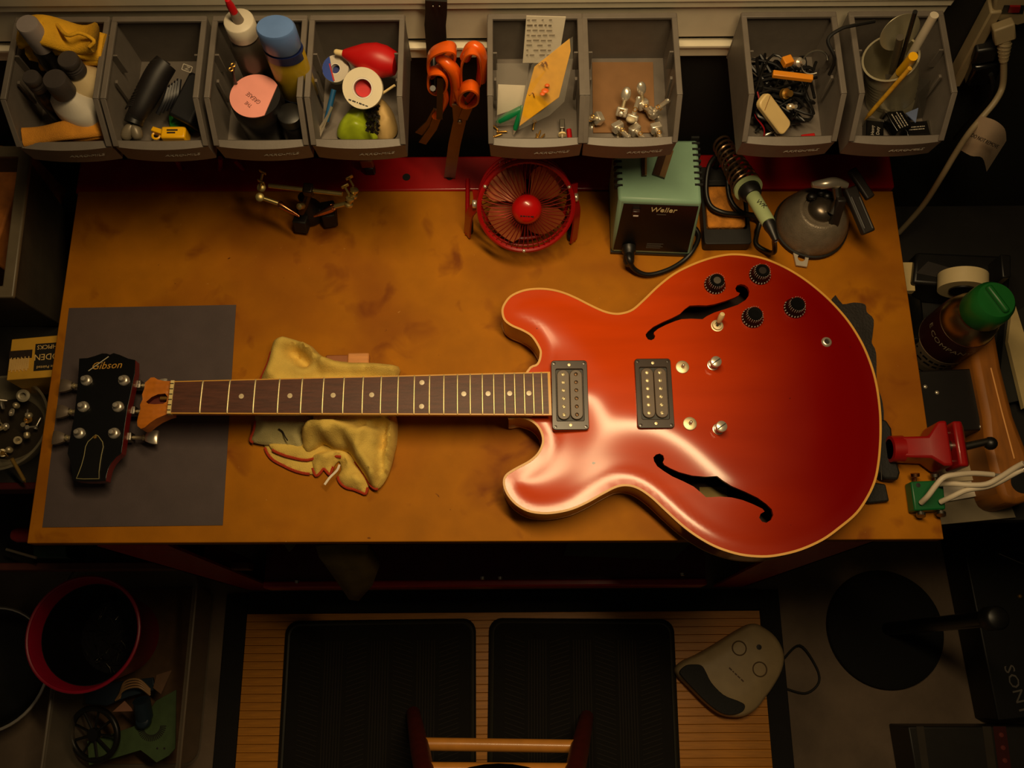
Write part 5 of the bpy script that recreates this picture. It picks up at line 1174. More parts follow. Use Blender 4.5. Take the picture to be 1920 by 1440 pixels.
lb = B(ribbon([UY(860, 196, .636), UY(862, 226, .638), UY(852, 270, .642), UY(843, 332, .655)], .0155, .002, (0, -1, .3)), 'long_blade', SCB, t)
B(ribbon([UY(880, 194, .634), UY(868, 222, .637)], .011, .003, (0, -1, .3)), 'blade_tang', SCB, t)
B(MB().lathe([(.003, 0), (.0024, .0012), (.0001, .0014)], UY(862, 229, .6355), (0, -1, .3), n=12), 'pivot', STEEL, lb)
# small hanging bits under the bins
MAG = mat('magenta_wire', (150, 14, 34), .4, 0, .1)
for i, (L_, l) in enumerate((([(331, 300), (338, 315), (347, 326)], 'short red hook dangling under the black grip bin'), ([(413, 296), (412, 318), (398, 330), (384, 336)], 'curled red hook hanging under the pink lid bin'), ([(440, 300), (457, 320), (459, 336)], 'faint dark red hook right of the curled one'))):
    B(MB().tube(cr([UY(a, b, .672) for a, b in L_], 5), .0034, 8), 'red_hook', MAG, label=l, cat='hook')
t = T('spring_clip', 'small orange and black spring clip hanging below the blower bin', 'clip', UY(692, 308, .665))
B(MB().box(UY(688, 305, .665), (.018, .008, .018)), 'clip_body', mat('clip_orange', (130, 60, 10), .5, 0, .1), t, bev=.002); B(MB().box(UY(694, 317, .664), (.014, .010, .016)), 'clip_jaw', BLACKP, t, bev=.002)
# ------------------------------------------------------------------ under the bench
t = T('hanging_bag', 'drab yellow cloth bag hanging under the front of the bench', 'bag', U(660, 1060, -.3))
pl = [(592, 1024, -.10), (640, 1020, -.10), (690, 1022, -.10), (712, 1060, -.20), (703, 1085, -.25), (675, 1117, -.31), (655, 1114, -.31), (628, 1074, -.22), (604, 1040, -.14)]
ps = [U(a, b, z) for a, b, z in pl]; cc = sum(ps, Vector())/len(ps)
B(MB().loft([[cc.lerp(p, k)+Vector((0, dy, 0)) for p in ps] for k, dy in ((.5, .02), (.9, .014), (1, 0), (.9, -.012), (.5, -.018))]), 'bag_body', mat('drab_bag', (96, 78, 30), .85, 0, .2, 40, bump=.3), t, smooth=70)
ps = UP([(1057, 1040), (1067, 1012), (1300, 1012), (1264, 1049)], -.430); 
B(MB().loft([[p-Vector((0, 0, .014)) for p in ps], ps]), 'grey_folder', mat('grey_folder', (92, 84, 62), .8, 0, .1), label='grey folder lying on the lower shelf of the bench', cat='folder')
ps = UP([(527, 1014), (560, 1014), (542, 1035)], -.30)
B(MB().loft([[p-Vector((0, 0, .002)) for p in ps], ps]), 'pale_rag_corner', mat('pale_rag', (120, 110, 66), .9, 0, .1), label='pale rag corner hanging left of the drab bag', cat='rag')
# ------------------------------------------------------------------ left: tool cart, tote, box, dish
TZ = -.10
cart = T('tool_cart', 'dark red steel tool cart standing left of the bench', 'cart', (-.80, .35, FZ))
DRED = mat('cart_red', (66, 6, 10), .45, 0, .15); CDK = mat('cart_dark', (20, 17, 15), .7, 0, .2)
yf = U(40, 905, TZ).y; xb = FL.x-.012; xb2 = -.62
def cedge(y): return FL.x+(BL.x-FL.x)*(y-FL.y)/(BL.y-FL.y)
mb = MB(); q = [(-1.0, yf), (FL.x+.005, yf), (BL.x+.02, .66), (-1.0, .66)]
B(MB().prism(q, TZ-.022, TZ-.0005), 'top_tray', CDK, cart)
B(MB().box((-.80+.06, yf-.005, TZ-.014), (.52, .010, .034)), 'tray_lip', DRED, cart, bev=.002)
yl = U(60, 1062, -.33).y
B(MB().prism([(-1.05, yl), (FL.x+.10, yl), (FL.x+.10, .55), (-1.05, .55)], -.36, -.35), 'lower_tray', CDK, cart)
B(MB().box((-.80+.06, yl, -.345), (.64, .012, .03)), 'lower_lip', mat('cart_wood', (86, 38, 24), .6, 0, .2), cart, bev=.002)
for x, y in ((-.98, .24), (-.98, .6), (FL.x+.055, .62)): B(MB().box((x, y, (FZ+TZ)/2-.015), (.025, .025, TZ-FZ-.03)), 'upright', DRED, cart)
# tote
TOTE = mat('tote_grey', (72, 64, 52), .5, 0, .12)
tt = T('storage_tote', 'grey plastic tote with a broad rim on the tool cart', 'tote', U(40, 430, TZ))
zr = .065
r1, r2 = U(14, 545, zr), U(46, 285, zr); f0 = Vector((r1.x-.35, r1.y, zr)); b0 = Vector((r2.x-.35, r2.y+.02, zr))
tw = lambda p, dx, dy: Vector((p.x+dx, p.y+dy, TZ))
r2 = Vector((r2.x, min(r2.y+.02, .66), zr)); b0.y = r2.y
outer = [r1, r2, b0, f0]; low = [tw(r1, -.012, .015), tw(r2, -.012, -.01), tw(b0, .012, -.01), tw(f0, .012, .015)]
def inn_(P, d, z=None):
    s = ((-1, 1), (-1, -1), (1, -1), (1, 1)); return [Vector((p.x+sx*d, p.y+sy*d, p.z if z is None else z)) for p, (sx, sy) in zip(P, s)]
mb = MB(); rings = [low, outer, inn_(outer, .004), inn_(low, .004, TZ+.004)]
mb.loft(rings); B(mb, 'tote_wall', TOTE, tt, bev=.002)
B(MB().ringplate([(p.x, p.y) for p in inn_(outer, -.010)], [(p.x, p.y) for p in inn_(outer, .006)], zr-.004, zr+.003), 'tote_rim', mat('tote_rim', (110, 98, 78), .4, 0, .1), tt, 'lighter broad rim', bev=.002)
c = U(-14, 380, .02); B(MB().box((c.x, c.y, -.03), (.06, .17, .115), RZ(-8).to_3x3()), 'cork_block', mat('cork', (170, 100, 36), .8, 0, .3, 60), label='orange cork block inside the grey tote', cat='block', bev=.003)
# toothpick box
zb = -.028
TYEL = mat('box_yellow', (206, 156, 44), .6, 0, .08)
P4 = UP([(12, 713), (104, 706), (112, 628), (22, 636)], zb)
bx_ = T('toothpick_box', 'yellow cardboard toothpick box, partly under the bench edge', 'box', (P4[0].x, P4[0].y, TZ))
ext = (P4[1]-P4[0])*.16; P4[1] = P4[1]+ext; P4[2] = P4[2]+ext
B(MB().hexa([Vector((p.x, p.y, TZ)) for p in P4], P4), 'carton', TYEL, bx_, bev=.001)
ex = (P4[1]-P4[0]).normalized(); Fb = frame(P4[0]+Vector((0, 0, .0005)), ex, P4[3]-P4[0]); W_ = (P4[1]-P4[0]).length; H_ = (P4[3]-P4[0]).length
bp_ = B(MB(Fb).box((W_*.72, H_*.50, .0001), (W_*.50, H_*.66, .0006)), 'black_panel', mat('panel_ink', (18, 14, 14), .6, 0, .1), bx_)
mb = MB()
for s_, y_, z_ in (('TOOTHPICKS', .74, .0085), ('WOODEN', .50, .0125), ('Double Pointed', .25, .0058)):
    # printed upside down towards us; the start of each line lies under the bench
    L_ = {'TOOTHPICKS': .052, 'WOODEN': .052, 'Double Pointed': .040}[s_]
    mb.text(s_, z_, Fb @ T3(W_*.49+L_*.5, H_*y_, .0008) @ RZ(180), .0001, 0, .95)
B(mb, 'box_lettering', mat('box_print', (224, 186, 110), .6, 0, .05), bp_)
B(MB(Fb).box((W_*.22, H_*.60, .0002), (W_*.40, H_*.20, .0005)), 'dark_picture', mat('pic_dark', (40, 24, 14), .6, 0, .4, 300), bx_)
mb = MB()
for k in range(16): mb.at(Fb).box((W_*(.04+.022*k), H_*(.36+.03*math.sin(k*2.2)), .0003), (.0011, H_*.30, .0006))
B(mb, 'printed_picks', mat('pick_print', (226, 186, 112), .6, 0, .1), bx_)
# parts dish
c = U(28, 806, TZ); t = T('parts_dish', 'round glass dish full of small metal parts on the cart', 'dish', (c.x, c.y, TZ))
GLS = mat('smoky_glass', (150, 140, 115), .12, 0, .05, alpha=.35)
B(MB().lathe([(.045, .001), (.058, .012), (.064, .036), (.067, .040), (.064, .041), (.061, .036), (.055, .014), (.043, .005), (.0001, .005)], (c.x, c.y, TZ), n=48), 'glass_bowl', GLS, t)
B(MB().lathe([(.0001, .005), (.046, .0055)], (c.x, c.y, TZ), n=32), 'dark_liner', mat('liner', (46, 38, 26), .5, .3, .2), t)
random.seed(9)
for k in range(30):
    q = random.random()*2*PI; rr = .044*math.sqrt(random.random()); p = Vector((c.x+rr*math.cos(q), c.y+rr*math.sin(q), TZ+.012+.012*random.random()))
    M_ = T3(*p) @ RZ(random.random()*360) @ RX(random.random()*90); s = random.choice('ssrn'); mb = MB(M_)
    if s == 's': mb.lathe([(.0008, 0), (.0012, .002), (.0012, .014), (.0032, .015), (.003, .017), (.0001, .0172)], n=10); nm = 'wood_screw'
    elif s == 'r': mb.lathe([(.003, -.001), (.0055, -.001), (.0055, .001), (.003, .001), (.003, -.001)], n=16); nm = 'washer'
    else: mb.lathe([(.0001, 0), (.004, 0), (.0045, .004), (.003, .007), (.0001, .008)], n=12); nm = 'ferrule'
    B(mb, nm, random.choice([CHROME, BRASS, NICKEL]), label={'wood_screw': 'loose screw among the metal parts in the glass dish', 'washer': 'flat round washer in the glass dish', 'ferrule': 'domed metal ferrule in the glass dish'}[nm], cat=nm.replace('wood_', ''), group='metal parts in the glass dish')
p = U(44, 742, TZ+.03); B(MB().lathe([(.004, -.003), (.0085, -.002), (.0088, .002), (.006, .004), (.004, .003), (.004, -.003)], p, (.2, -.2, 1), n=24), 'pale_ring_knob', mat('ring_cream', (176, 166, 140), .4, .3, .1), label='pale ring shaped knob at the back of the glass dish', cat='knob')
a, b = U(22, 860, TZ+.046), U(48, 905, TZ+.02); pencil('small_brush', 'small brass coloured stick leaning over the front of the glass dish', 'stick', b, a, .0026, mat('stick_brass', (140, 110, 50), .5, .3, .1))
# lower cart things
t = T('red_handled_tool', 'red rubber handled tool poking out below the bench corner', 'tool', U(40, 1003, -.30))
a, b = U(22, 1003, -.29), U(75, 1003, -.29); B(MB().lathe([(.0001, 0), (.008, .002), (.0115, .010), (.0115, .05), (.009, .06)], a, b-a, n=16), 'handle', mat('handle_red', (170, 28, 24), .4, 0, .08), t)
B(MB().cyl(b, b+Vector((.07, 0, 0)), .004, n=10), 'shank', STEEL, t)
P4 = UP([(62, 1046), (125, 1046), (125, 1022), (62, 1022)], -.31); B(MB().hexa([Vector((p.x, p.y, -.349)) for p in P4], P4), 'green_case', mat('green_case', (14, 52, 34), .5, 0, .15), label='dark green case on the lower cart tray', cat='case', bev=.002)
B(MB().cyl(U(12, 1030, -.31), U(68, 1046, -.305), .0022, n=8), 'white_rod', mat('rod_grey', (120, 108, 92), .5, 0, .1), label='thin pale rod lying beside the green case', cat='rod')
# ------------------------------------------------------------------ floor, left
tub = T('clear_tub', 'clear plastic tub of electronics scrap on the floor', 'tub', U(230, 1280, FZ))
z0, z1 = FZ+.001, FZ+.15
P4 = [U(100, 1470, z1), U(352, 1470, z1), U(342, 1068, z1), U(120, 1075, z1)]
o_ = rrect(.245, .40, .03); cx_, cy_ = sum(p.x for p in P4)/4, sum(p.y for p in P4)/4
wT, hT = (P4[1]-P4[0]).length, (P4[2]-P4[1]).length
ringf = lambda k, z, d=0: [Vector((cx_+x*k*1.0, cy_+y*k, z)) for x, y in rrect(wT-d, hT-d, .03)]
mb = MB().loft([ringf(.9, z0), ringf(1, z1), ringf(1.03, z1), ringf(1.03, z1+.004), ringf(1, z1+.004, .006), ringf(.9, z0+.004, .006)])
B(mb, 'tub_wall', mat('cloudy_plastic', (150, 140, 122), .3, 0, .06, alpha=.25), tub)
B(MB().tube(ringf(1.03, z1+.003), .0028, 6, True), 'tub_rim', mat('rim_plastic', (120, 104, 84), .35, 0, .06, alpha=.7), tub)
B(MB().prism([(p.x, p.y) for p in ringf(.88, z0)], z0+.004, z0+.006), 'tub_liner', mat('liner_tan', (96, 70, 44), .8, 0, .2), tub)
ZQ = lambda a, b: (.3333*a, 960+.3333*b)
def flat(name, label, cat, pts, z, th, m, bev=.0006):
    P_ = [U(*ZQ(*q), z) for q in pts]; return B(MB().prism([(p.x, p.y) for p in P_], z-th, z), name, m, label=label, cat=cat, bev=bev)
zt_ = FZ+.075
GPC = mat('board_green', (70, 92, 52), .55, 0, .15, 60)
gbd = flat('circuit_board', 'green circuit board with a round slotted hole in the tub', 'circuit board', [(490, 1290), (640, 1245), (780, 1195), (880, 1060), (990, 1000), (985, 1330), (950, 1370), (880, 1410), (830, 1370), (790, 1340), (640, 1385), (500, 1425)], zt_, .004, GPC)
cc = U(*ZQ(855, 1205), zt_+.0006); mb = MB()
for k in range(26): mb.at(T3(*cc) @ Matrix.Rotation(PI*(.85+1.15*k/25)+0, 4, 'Z')).box((.0205, 0, 0), (.011, .0016, .0008))
B(mb, 'radial_slots', DARKT, gbd)
for q in ((885, 1330), (925, 1330)): B(MB().lathe([(.002, 0), (.0001, .0004)], U(*ZQ(*q), zt_), n=10), 'drilled_hole', DARKT, gbd)
flat('pink_card', 'pinkish wedge of card beside the blue knob', 'card', [(630, 1125), (700, 1062), (755, 1120)], zt_+.016, .002, mat('pink_card', (156, 108, 84), .7, 0, .1))
flat('tan_card', 'tan card strip at the upper right of the tub', 'card', [(880, 915), (965, 890), (905, 1025), (860, 990)], zt_+.010, .002, mat('tan_card', (120, 88, 62), .7, 0, .1))
t = T('blue_knob', 'dark blue knob standing on the circuit board', 'switch', U(*ZQ(810, 1110), zt_))  # loose dark blue knob on the board
a = U(*ZQ(815, 1175), zt_+.008); b = U(*ZQ(795, 1060), zt_+.03)
NAVY = mat('navy_plastic', (30, 46, 60), .45, 0, .15)
B(MB().lathe([(.012, 0), (.0135, .002), (.013, .012), (.010, .015), (.0001, .0155)], a, n=20), 'knob_cap', NAVY, t); B(MB().tube([a+Vector((0, .006, .004)), b], .0155, 12), 'knob_body', NAVY, t)
t = T('wire_loom', 'loom of thin tan wires arching over the tub', 'wires', U(*ZQ(760, 990), zt_))
for k in range(4): B(MB().tube(cr([U(*ZQ(650+8*k, 1060-4*k), zt_+.01), U(*ZQ(700, 1000-14*k), zt_+.025), U(*ZQ(780, 985-14*k), zt_+.03), U(*ZQ(845, 1030-10*k), zt_+.02)], 5), .0018, 6), 'wire', mat('wire_tan', (170, 130, 84), .5, 0, .1), t)
t = T('spoked_wheel', 'black spoked plastic wheel at the left of the tub', 'wheel', U(*ZQ(500, 1250), zt_))
c = U(*ZQ(530, 1250), zt_+.008)
Fw = T3(*c) @ RX(12) @ RY(-18)
B(MB(Fw).tube([Vector((.052*math.cos(q), .046*math.sin(q), 0)) for q in [2*PI*k/40 for k in range(40)]], .0055, 8, True), 'wheel_rim', BLACKP, t)
for k in range(9): q = 2*PI*k/9; B(MB(Fw).cyl((.010*math.cos(q), .010*math.sin(q), 0), (.050*math.cos(q), .044*math.sin(q), 0), .0026, n=6), 'spoke', BLACKP, t)
B(MB(Fw).lathe([(.012, -.004), (.012, .005), (.0001, .006)], n=18), 'wheel_hub', BLACKP, t)
flat('dark_ribbon_cable', 'dark blue ribbon cable below the magenta bucket', 'cable', [(470, 1010), (620, 960), (860, 930), (870, 1000), (720, 1040), (600, 1090), (480, 1080)], zt_+.004, .006, NAVY, .001)
# magenta bucket
zc1, zc0 = -.47, FZ+.09
c = U(156, 1188, zc1); t = T('magenta_bucket', 'magenta plastic bucket resting on the clear tub', 'bucket', (c.x, c.y, zc0))
MAGP = mat('magenta_plastic', (160, 12, 46), .4, 0, .08)
R1 = .094; hB = zc1-zc0
B(MB().lathe([(.066, 0), (.070, .002), (R1, hB-.002), (R1+.003, hB), (R1, hB+.001), (R1-.004, hB-.004), (.066, .006), (.0001, .005)], (c.x, c.y, zc0), n=56), 'bucket_wall', MAGP, t)
B(MB().tube([Vector((c.x+(R1+.001)*math.cos(q), c.y+(R1+.001)*math.sin(q), zc1)) for q in [2*PI*k/56 for k in range(56)]], .0028, 7, True), 'bucket_rim', MAGP, t)
mb = MB(); random.seed(4)
for k in range(60):
    q = random.random()*2*PI; rr = .06*math.sqrt(random.random()); p = Vector((c.x+rr*math.cos(q), c.y+rr*math.sin(q), zc0+.028+.01*random.random())); d = Vector((random.uniform(-1, 1), random.uniform(-1, 1), random.uniform(-.2, .4))).normalized()*.012
    mb.tube([p-d, p+Vector((.003, .002, .002)), p+d], .0006, 4)
B(MB().lathe([(.0001, .022), (.0665, .021), (.0855, hB-.030), (.0845, hB-.030), (.0655, .0225), (.0001, .023)], (c.x, c.y, zc0), n=40), 'shade_liner', mat('shade_black', (12, 9, 10), .5, 0, .2, bump=.5, bscale=60), t, 'added black lining that paints the shade inside')  # added lining, stands in for the shade inside the bucket
B(mb, 'wire_clippings', STEEL, t, 'wire clippings', kind='stuff')
# black pan at the frame edge
c = U(-20, 1255, FZ+.06); t = T('black_pan', 'shallow black pan with a chrome rim glint at the left edge', 'pan', (c.x, c.y, FZ))
B(MB().lathe([(.08, 0), (.10, .03), (.112, .06), (.115, .062), (.110, .060), (.096, .03), (.076, .006), (.0001, .005)], (c.x, c.y, FZ), n=48), 'pan_bowl', BLACKP, t)
B(MB().tube([Vector((c.x+.113*math.cos(q), c.y+.113*math.sin(q), FZ+.0625)) for q in [2*PI*k/48 for k in range(48)]], .003, 7, True), 'pan_rim', CHROME, t)
# ------------------------------------------------------------------ bamboo mat with slats
BAM = mat('bamboo', (196, 126, 26), .45, 0, .16, 20, stretch=(1, 12, 1))
mt = T('bamboo_mat', 'bamboo slat floor mat with a black fabric border', 'mat', U(950, 1300, FZ))
zL = FZ+.006
xl, xr_ = U(452, 1300, zL).x, U(1437, 1300, zL).x; yt = U(950, 1148, zL).y; pit = .0150
w_ = xr_-xl; sl0 = None
for k in range(27):
    y = yt-pit*(k+.5)
    if sl0 is None: sl0 = B(MB().box(((xl+xr_)/2, y, FZ+.0045), (w_, pit-.0005, .005)), 'slat', BAM, mt, bev=.0006)
    else: rep(sl0, (0, -pit*k, 0))
yb_ = yt-27*pit; BORD = mat('border_fabric', (13, 9, 7), .85, 0, .2, bump=.3)
B(MB().box(((xl+xr_)/2, (yt+yb_)/2, FZ+.0012), (w_, yt-yb_, .0016)), 'backing', mat('slat_backing', (90, 52, 14), .8, 0, .1), mt)
for x in (xl-.022, xr_+.02): B(MB().box((x, (yt+yb_)/2, FZ+.004), (.042, yt-yb_+.08, .007)), 'border', BORD, mt, bev=.002)
B(MB().box(((xl+xr_)/2, yt+.021, FZ+.004), (w_+.001, .042, .0075)), 'border', BORD, mt, bev=.002)
# ------------------------------------------------------------------ ribbed rubber mats
RM = mat('mat_rubber', (13, 8, 3), .95, 0, .15)
def rmat(px0, px1, py0, lab_, sk):
    z = FZ+.0075
    a, b = U(px0, 1300, z), U(px1, 1300, z); top = U((px0+px1)/2, py0, z).y; bot = top-.36
    cx, cy, w_, h_ = (a.x+b.x)/2, (top+bot)/2, b.x-a.x, top-bot
    t = T('rubber_mat', lab_, 'mat', (cx, cy, FZ+.007), 'black ribbed rubber mats'); F = T3(cx, cy, z) @ RZ(sk)
    B(MB(F).prism(rrect(w_, h_, .025, 6), 0, .006), 'mat_body', RM, t, bev=.001)
    B(MB(F).tube([Vector((x, y, .0062)) for x, y in rrect(w_-.014, h_-.014, .022, 6)], .0042, 7, True), 'raised_edge', mat('mat_edge', (34, 30, 16), .5, 0, .1), t)
    mb = MB(F)
    for g in range(3):
        x0_ = -w_/2+w_*(.26+.24*g)
        for k in range(7): mb.box((x0_+.0055*(k-3), -.01, .0066), (.0022, h_-.06, .0016))
    for g in range(4):
        x0_ = -w_/2+w_*(.14+.24*g); sgn = 1 if g % 2 else -1
        for k in range(34): mb.box((x0_, -h_/2+.03+(h_-.07)*k/33, .0066), (.040, .0018, .0014), RZ(18*sgn).to_3x3())
    B(mb, 'ribs', mat('mat_ribs', (24, 16, 7), .85, 0, .1), t, 'moulded ribs', kind='stuff')
rmat(530, 893, 1162, 'left one of two black ribbed rubber mats beside the bamboo strip', .4); rmat(915, 1268, 1160, 'right one of two black ribbed rubber mats, next to the foot pedal', -.8)
# ------------------------------------------------------------------ stool under the viewer
t = T('wooden_stool', 'wooden stool with dark red legs, pale rungs and a black seat', 'stool', U(935, 1500, FZ))
DLEG = mat('dark_red_wood', (88, 26, 14), .45, 0, .15); PRUNG = mat('pale_rung', (222, 146, 56), .4, 0, .1, coat=.3)
sc_c = U(935, 1700, -.10); zs = -.10
leg_f = [U(775, 1338, FZ+.021), U(1100, 1345, FZ+.021)]
tops = [Vector((sc_c.x-.085, sc_c.y+.10, zs-.03)), Vector((sc_c.x+.085, sc_c.y+.10, zs-.03))]
for a, b in zip(leg_f, tops): B(MB().tube([a, a.lerp(b, .5), b], [.0135, .016, .014], 12), 'leg', DLEG, t)
for s in (-1, 1): B(MB().tube([Vector((sc_c.x+s*.19, sc_c.y-.26, FZ+.016)), Vector((sc_c.x+s*.085, sc_c.y-.10, zs-.03))], .015, 12), 'leg', DLEG, t)
for k in (.40, .66): B(MB().cyl(leg_f[0].lerp(tops[0], k), leg_f[1].lerp(tops[1], k), .0105, n=14), 'rung', PRUNG, t)
B(MB().lathe([(.15, -.03), (.158, -.02), (.16, 0), (.152, .014), (.12, .02), (.0001, .021)], (sc_c.x, sc_c.y, zs), n=56), 'seat', BLACKG, t)
B(MB().tube([Vector((sc_c.x+.148*math.cos(q), sc_c.y+.148*math.sin(q), zs+.0155)) for q in [2*PI*k/56 for k in range(56)]], .0022, 6, True), 'seat_piping', STEEL, t)
# ------------------------------------------------------------------ foot pedal
ZP = lambda a, b: (1240+.2083*a, 1080+.2083*b)
t = T('foot_pedal', 'off-white rounded foot pedal with a curved black grip strip', 'pedal', U(1375, 1255, FZ))
OLP = [(125,830),(200,760),(330,700),(500,600),(660,500),(800,430),(900,450),(1030,550),(1100,700),(1080,850),(1000,1000),(920,1110),(850,1200),(740,1265),(620,1270),(520,1240),(380,1130),(250,1000),(150,900)]
zp = FZ+.055
PP = cr([Vector((p.x, p.y, 0)) for p in UP([ZP(*q) for q in OLP], zp-.02)], 3, True); pc = sum(PP, Vector())/len(PP)
PEDM = mat('pedal_offwhite', (176, 152, 112), .5, 0, .08)
rg = [[pc.lerp(p, k)+Vector((0, 0, z)) for p in PP] for k, z in ((.97, FZ+.010), (1, FZ+.02), (1, zp-.02), (.97, zp-.008), (.90, zp-.001), (.5, zp+.002), (.05, zp+.003))]
pb = B(MB().loft(rg), 'pedal_shell', PEDM, t, smooth=60)
ST = [(165,860),(220,805),(300,795),(360,805),(400,860),(450,960),(560,1070),(680,1120),(750,1160),(730,1220),(640,1250),(540,1235),(420,1150),(280,1010),(190,910)]
P_ = cr([Vector((p.x, p.y, 0)) for p in UP([ZP(*q) for q in ST], zp)], 3, True); B(MB().prism([(p.x, p.y) for p in P_], zp-.006, zp+.0022), 'grip_strip', RUBBER, t, 'curved black rubber strip', bev=.001)
for q in ((700, 650), (885, 840)): B(MB().tube([U(*ZP(*q), zp+.001)+Vector((.013*math.cos(k), .013*math.sin(k), .0008)) for k in [2*PI*j/24 for j in range(24)]], .0014, 6, True), 'moulded_ring', mat('ring_tan', (100, 80, 52), .5, 0, .1), pb)
B(MB().lathe([(.005, 0), (.0001, .0006)], U(*ZP(880, 640), zp+.002), n=14), 'round_hole', DARKT, pb)
a, b = U(*ZP(610, 825), zp+.0035), U(*ZP(735, 945), zp+.0035); B(dashes(MB(), frame((a+b)/2, b-a, Vector(((a-b).y, (b-a).x, 0))), .034, 1, .004, .003, 6), 'faint_lettering', mat('pedal_print', (90, 64, 40), .6, 0, .1), pb)
B(MB().tube(cr([U(1470, 1235, FZ+.02), U(1500, 1210, FZ+.012), U(1530, 1250, FZ+.004), U(1535, 1280, FZ+.004), U(1510, 1300, FZ+.004), U(1470, 1290, FZ+.004)], 6), .0022, 7), 'pedal_cord', RUBBER, t)
# ------------------------------------------------------------------ round stand base, speaker boxes
c = U(1657, 1180, FZ); t = T('round_base_stand', 'black round floor stand base with an upright pole', 'stand', (c.x, c.y, FZ))
B(MB().lathe([(.112, 0), (.114, .004), (.112, .012), (.10, .017), (.02, .022), (.0001, .022)], (c.x, c.y, FZ), n=64), 'disc_base', mat('base_black', (7, 6, 5), .9, 0, .15), t)
B(MB().cyl((c.x, c.y, FZ+.02), (c.x, c.y, -.30), .0125, n=18), 'pole', BLACKG, t); B(MB().lathe([(.016, 0), (.018, .004), (.018, .03), (.014, .034)], (c.x, c.y, -.31), n=20), 'pole_collar', BLACKP, t)
zS = -.63
P4 = UP([(1872, 1352), (1990, 1340), (1990, 985), (1800, 995)], zS)
t = T('black_stereo_box', 'black stereo box with grey lettering on its top, right of the round stand', 'stereo', U(1870, 1170, FZ))
bs = B(MB().hexa([Vector((p.x, p.y, FZ+.001)) for p in P4], P4), 'cabinet', mat('stereo_black', (13, 12, 12), .5, 0, .15), t, bev=.003)
a, b = U(1888, 1243, zS+.0006), U(1924, 1345, zS+.0006); B(MB().text('SONY', .027, frame((a+b)/2, b-a, Vector((-(b-a).y, (b-a).x, 0))), .0003, 0, 1.25), 'lettering', mat('grey_letters', (104, 98, 92), .5, 0, .05), bs)
a, b = U(1855, 1030, zS+.001), U(1930, 1062, zS+.001); B(MB().tube([a, b], .0012, 5), 'trim_line', STEEL, bs)
B(MB().lathe([(.004, 0), (.003, .003), (.0001, .0035)], U(1912, 1118, zS), n=12), 'brass_foot', BRASS, bs)
zD = -.63
P4 = UP([(1722, 1480), (1990, 1480), (1990, 1362), (1702, 1362)], zD); t = T('rack_recorder', 'dark grey rack recorder with a red dotted strip in the lower right corner', 'recorder', U(1800, 1420, FZ))
bs = B(MB().hexa([Vector((p.x, p.y, FZ+.001)) for p in P4], P4), 'case', mat('rack_grey', (34, 31, 27), .5, 0, .12), t, bev=.003)
for px0, px1, m_ in ((1722, 1736, mat('rack_line', (60, 52, 42), .5, 0, .1)), (1846, 1862, mat('rack_line', (1, 1, 1))), (1866, 1890, mat('rack_red', (66, 16, 14), .5, 0, .1))):
    q = UP([(px0+10, 1470), (px1+10, 1470), (px1-4, 1362), (px0-4, 1362)], zD+.0008); B(MB().loft([[p-Vector((0, 0, .001)) for p in q], q]), 'panel_strip', m_, bs)
for py_ in (1378, 1402, 1426): B(MB().lathe([(.0045, 0), (.004, .0016), (.0001, .002)], U(1876+.14*(py_-1370), py_, zD+.0008), n=14), 'red_button', mat('button_dim', (120, 50, 44), .5, 0, .1), bs)
# ------------------------------------------------------------------ right: side table
SZ = -.10
st = T('side_table', 'low dark side table pushed against the right end of the bench', 'table', (.75, .4, FZ))
xw = FR.x+.012
STM = mat('side_dark', (19, 16, 13), .6, 0, .2)
ya, yb2 = U(1850, 975, SZ).y, .66
B(MB().prism([(BR_.x-.02, yb2), (FR.x-.03, ya), (.96, ya), (.96, yb2)], SZ-.025, SZ-.0005), 'table_top', STM, st)
for x, y in ((.93, ya+.03), (.93, .62), (FR.x+.01, .34), (FR.x+.01, .62)): B(MB().box((x, y, (FZ+SZ)/2-.013), (.03, .03, SZ-FZ-.026)), 'leg', STM, st)
# paper stack
for i, (pts, z, th, m_, l) in enumerate((
    ([(1748, 985), (1905, 970), (1888, 925), (1748, 940)], SZ+.007, .0065, mat('book_grey', (128, 116, 92), .8, 0, .08), 'grey bound booklet at the bottom of the paper stack'),
    ([(1748, 945), (1878, 922), (1870, 850), (1752, 862)], SZ+.014, .006, PAPERW, 'white booklet on the grey one beside the red vise'),
    ([(1752, 905), (1862, 898), (1850, 835), (1770, 840)], SZ+.020, .005, mat('paper_cream', (196, 180, 146), .8, 0, .06), 'cream leaflet on top of the paper stack'))):
    q = UP(pts, z); B(MB().loft([[p-Vector((0, 0, th)) for p in q], q]), 'booklet', m_, label=l, cat='booklet', bev=.0004)
zk = SZ+.060
q = UP([(1737, 812), (1848, 806), (1832, 690), (1712, 696)], zk)
ch = T('black_chassis', 'black electronics chassis with small screws behind the red vise', 'chassis', (q[0].x, q[0].y, SZ))
bs = B(MB().loft([[Vector((p.x, p.y, SZ+.0005)) for p in q], q]), 'case', mat('chassis_black', (20, 17, 16), .4, 0, .15), ch, bev=.002)
for a, b in ((1735, 725), (1757, 736), (1826, 700), (1840, 800), (1786, 806)): B(MB().lathe([(.0028, 0), (.002, .0012), (.0001, .0015)], U(a, b, zk), n=10), 'case_screw', CHROME, bs)
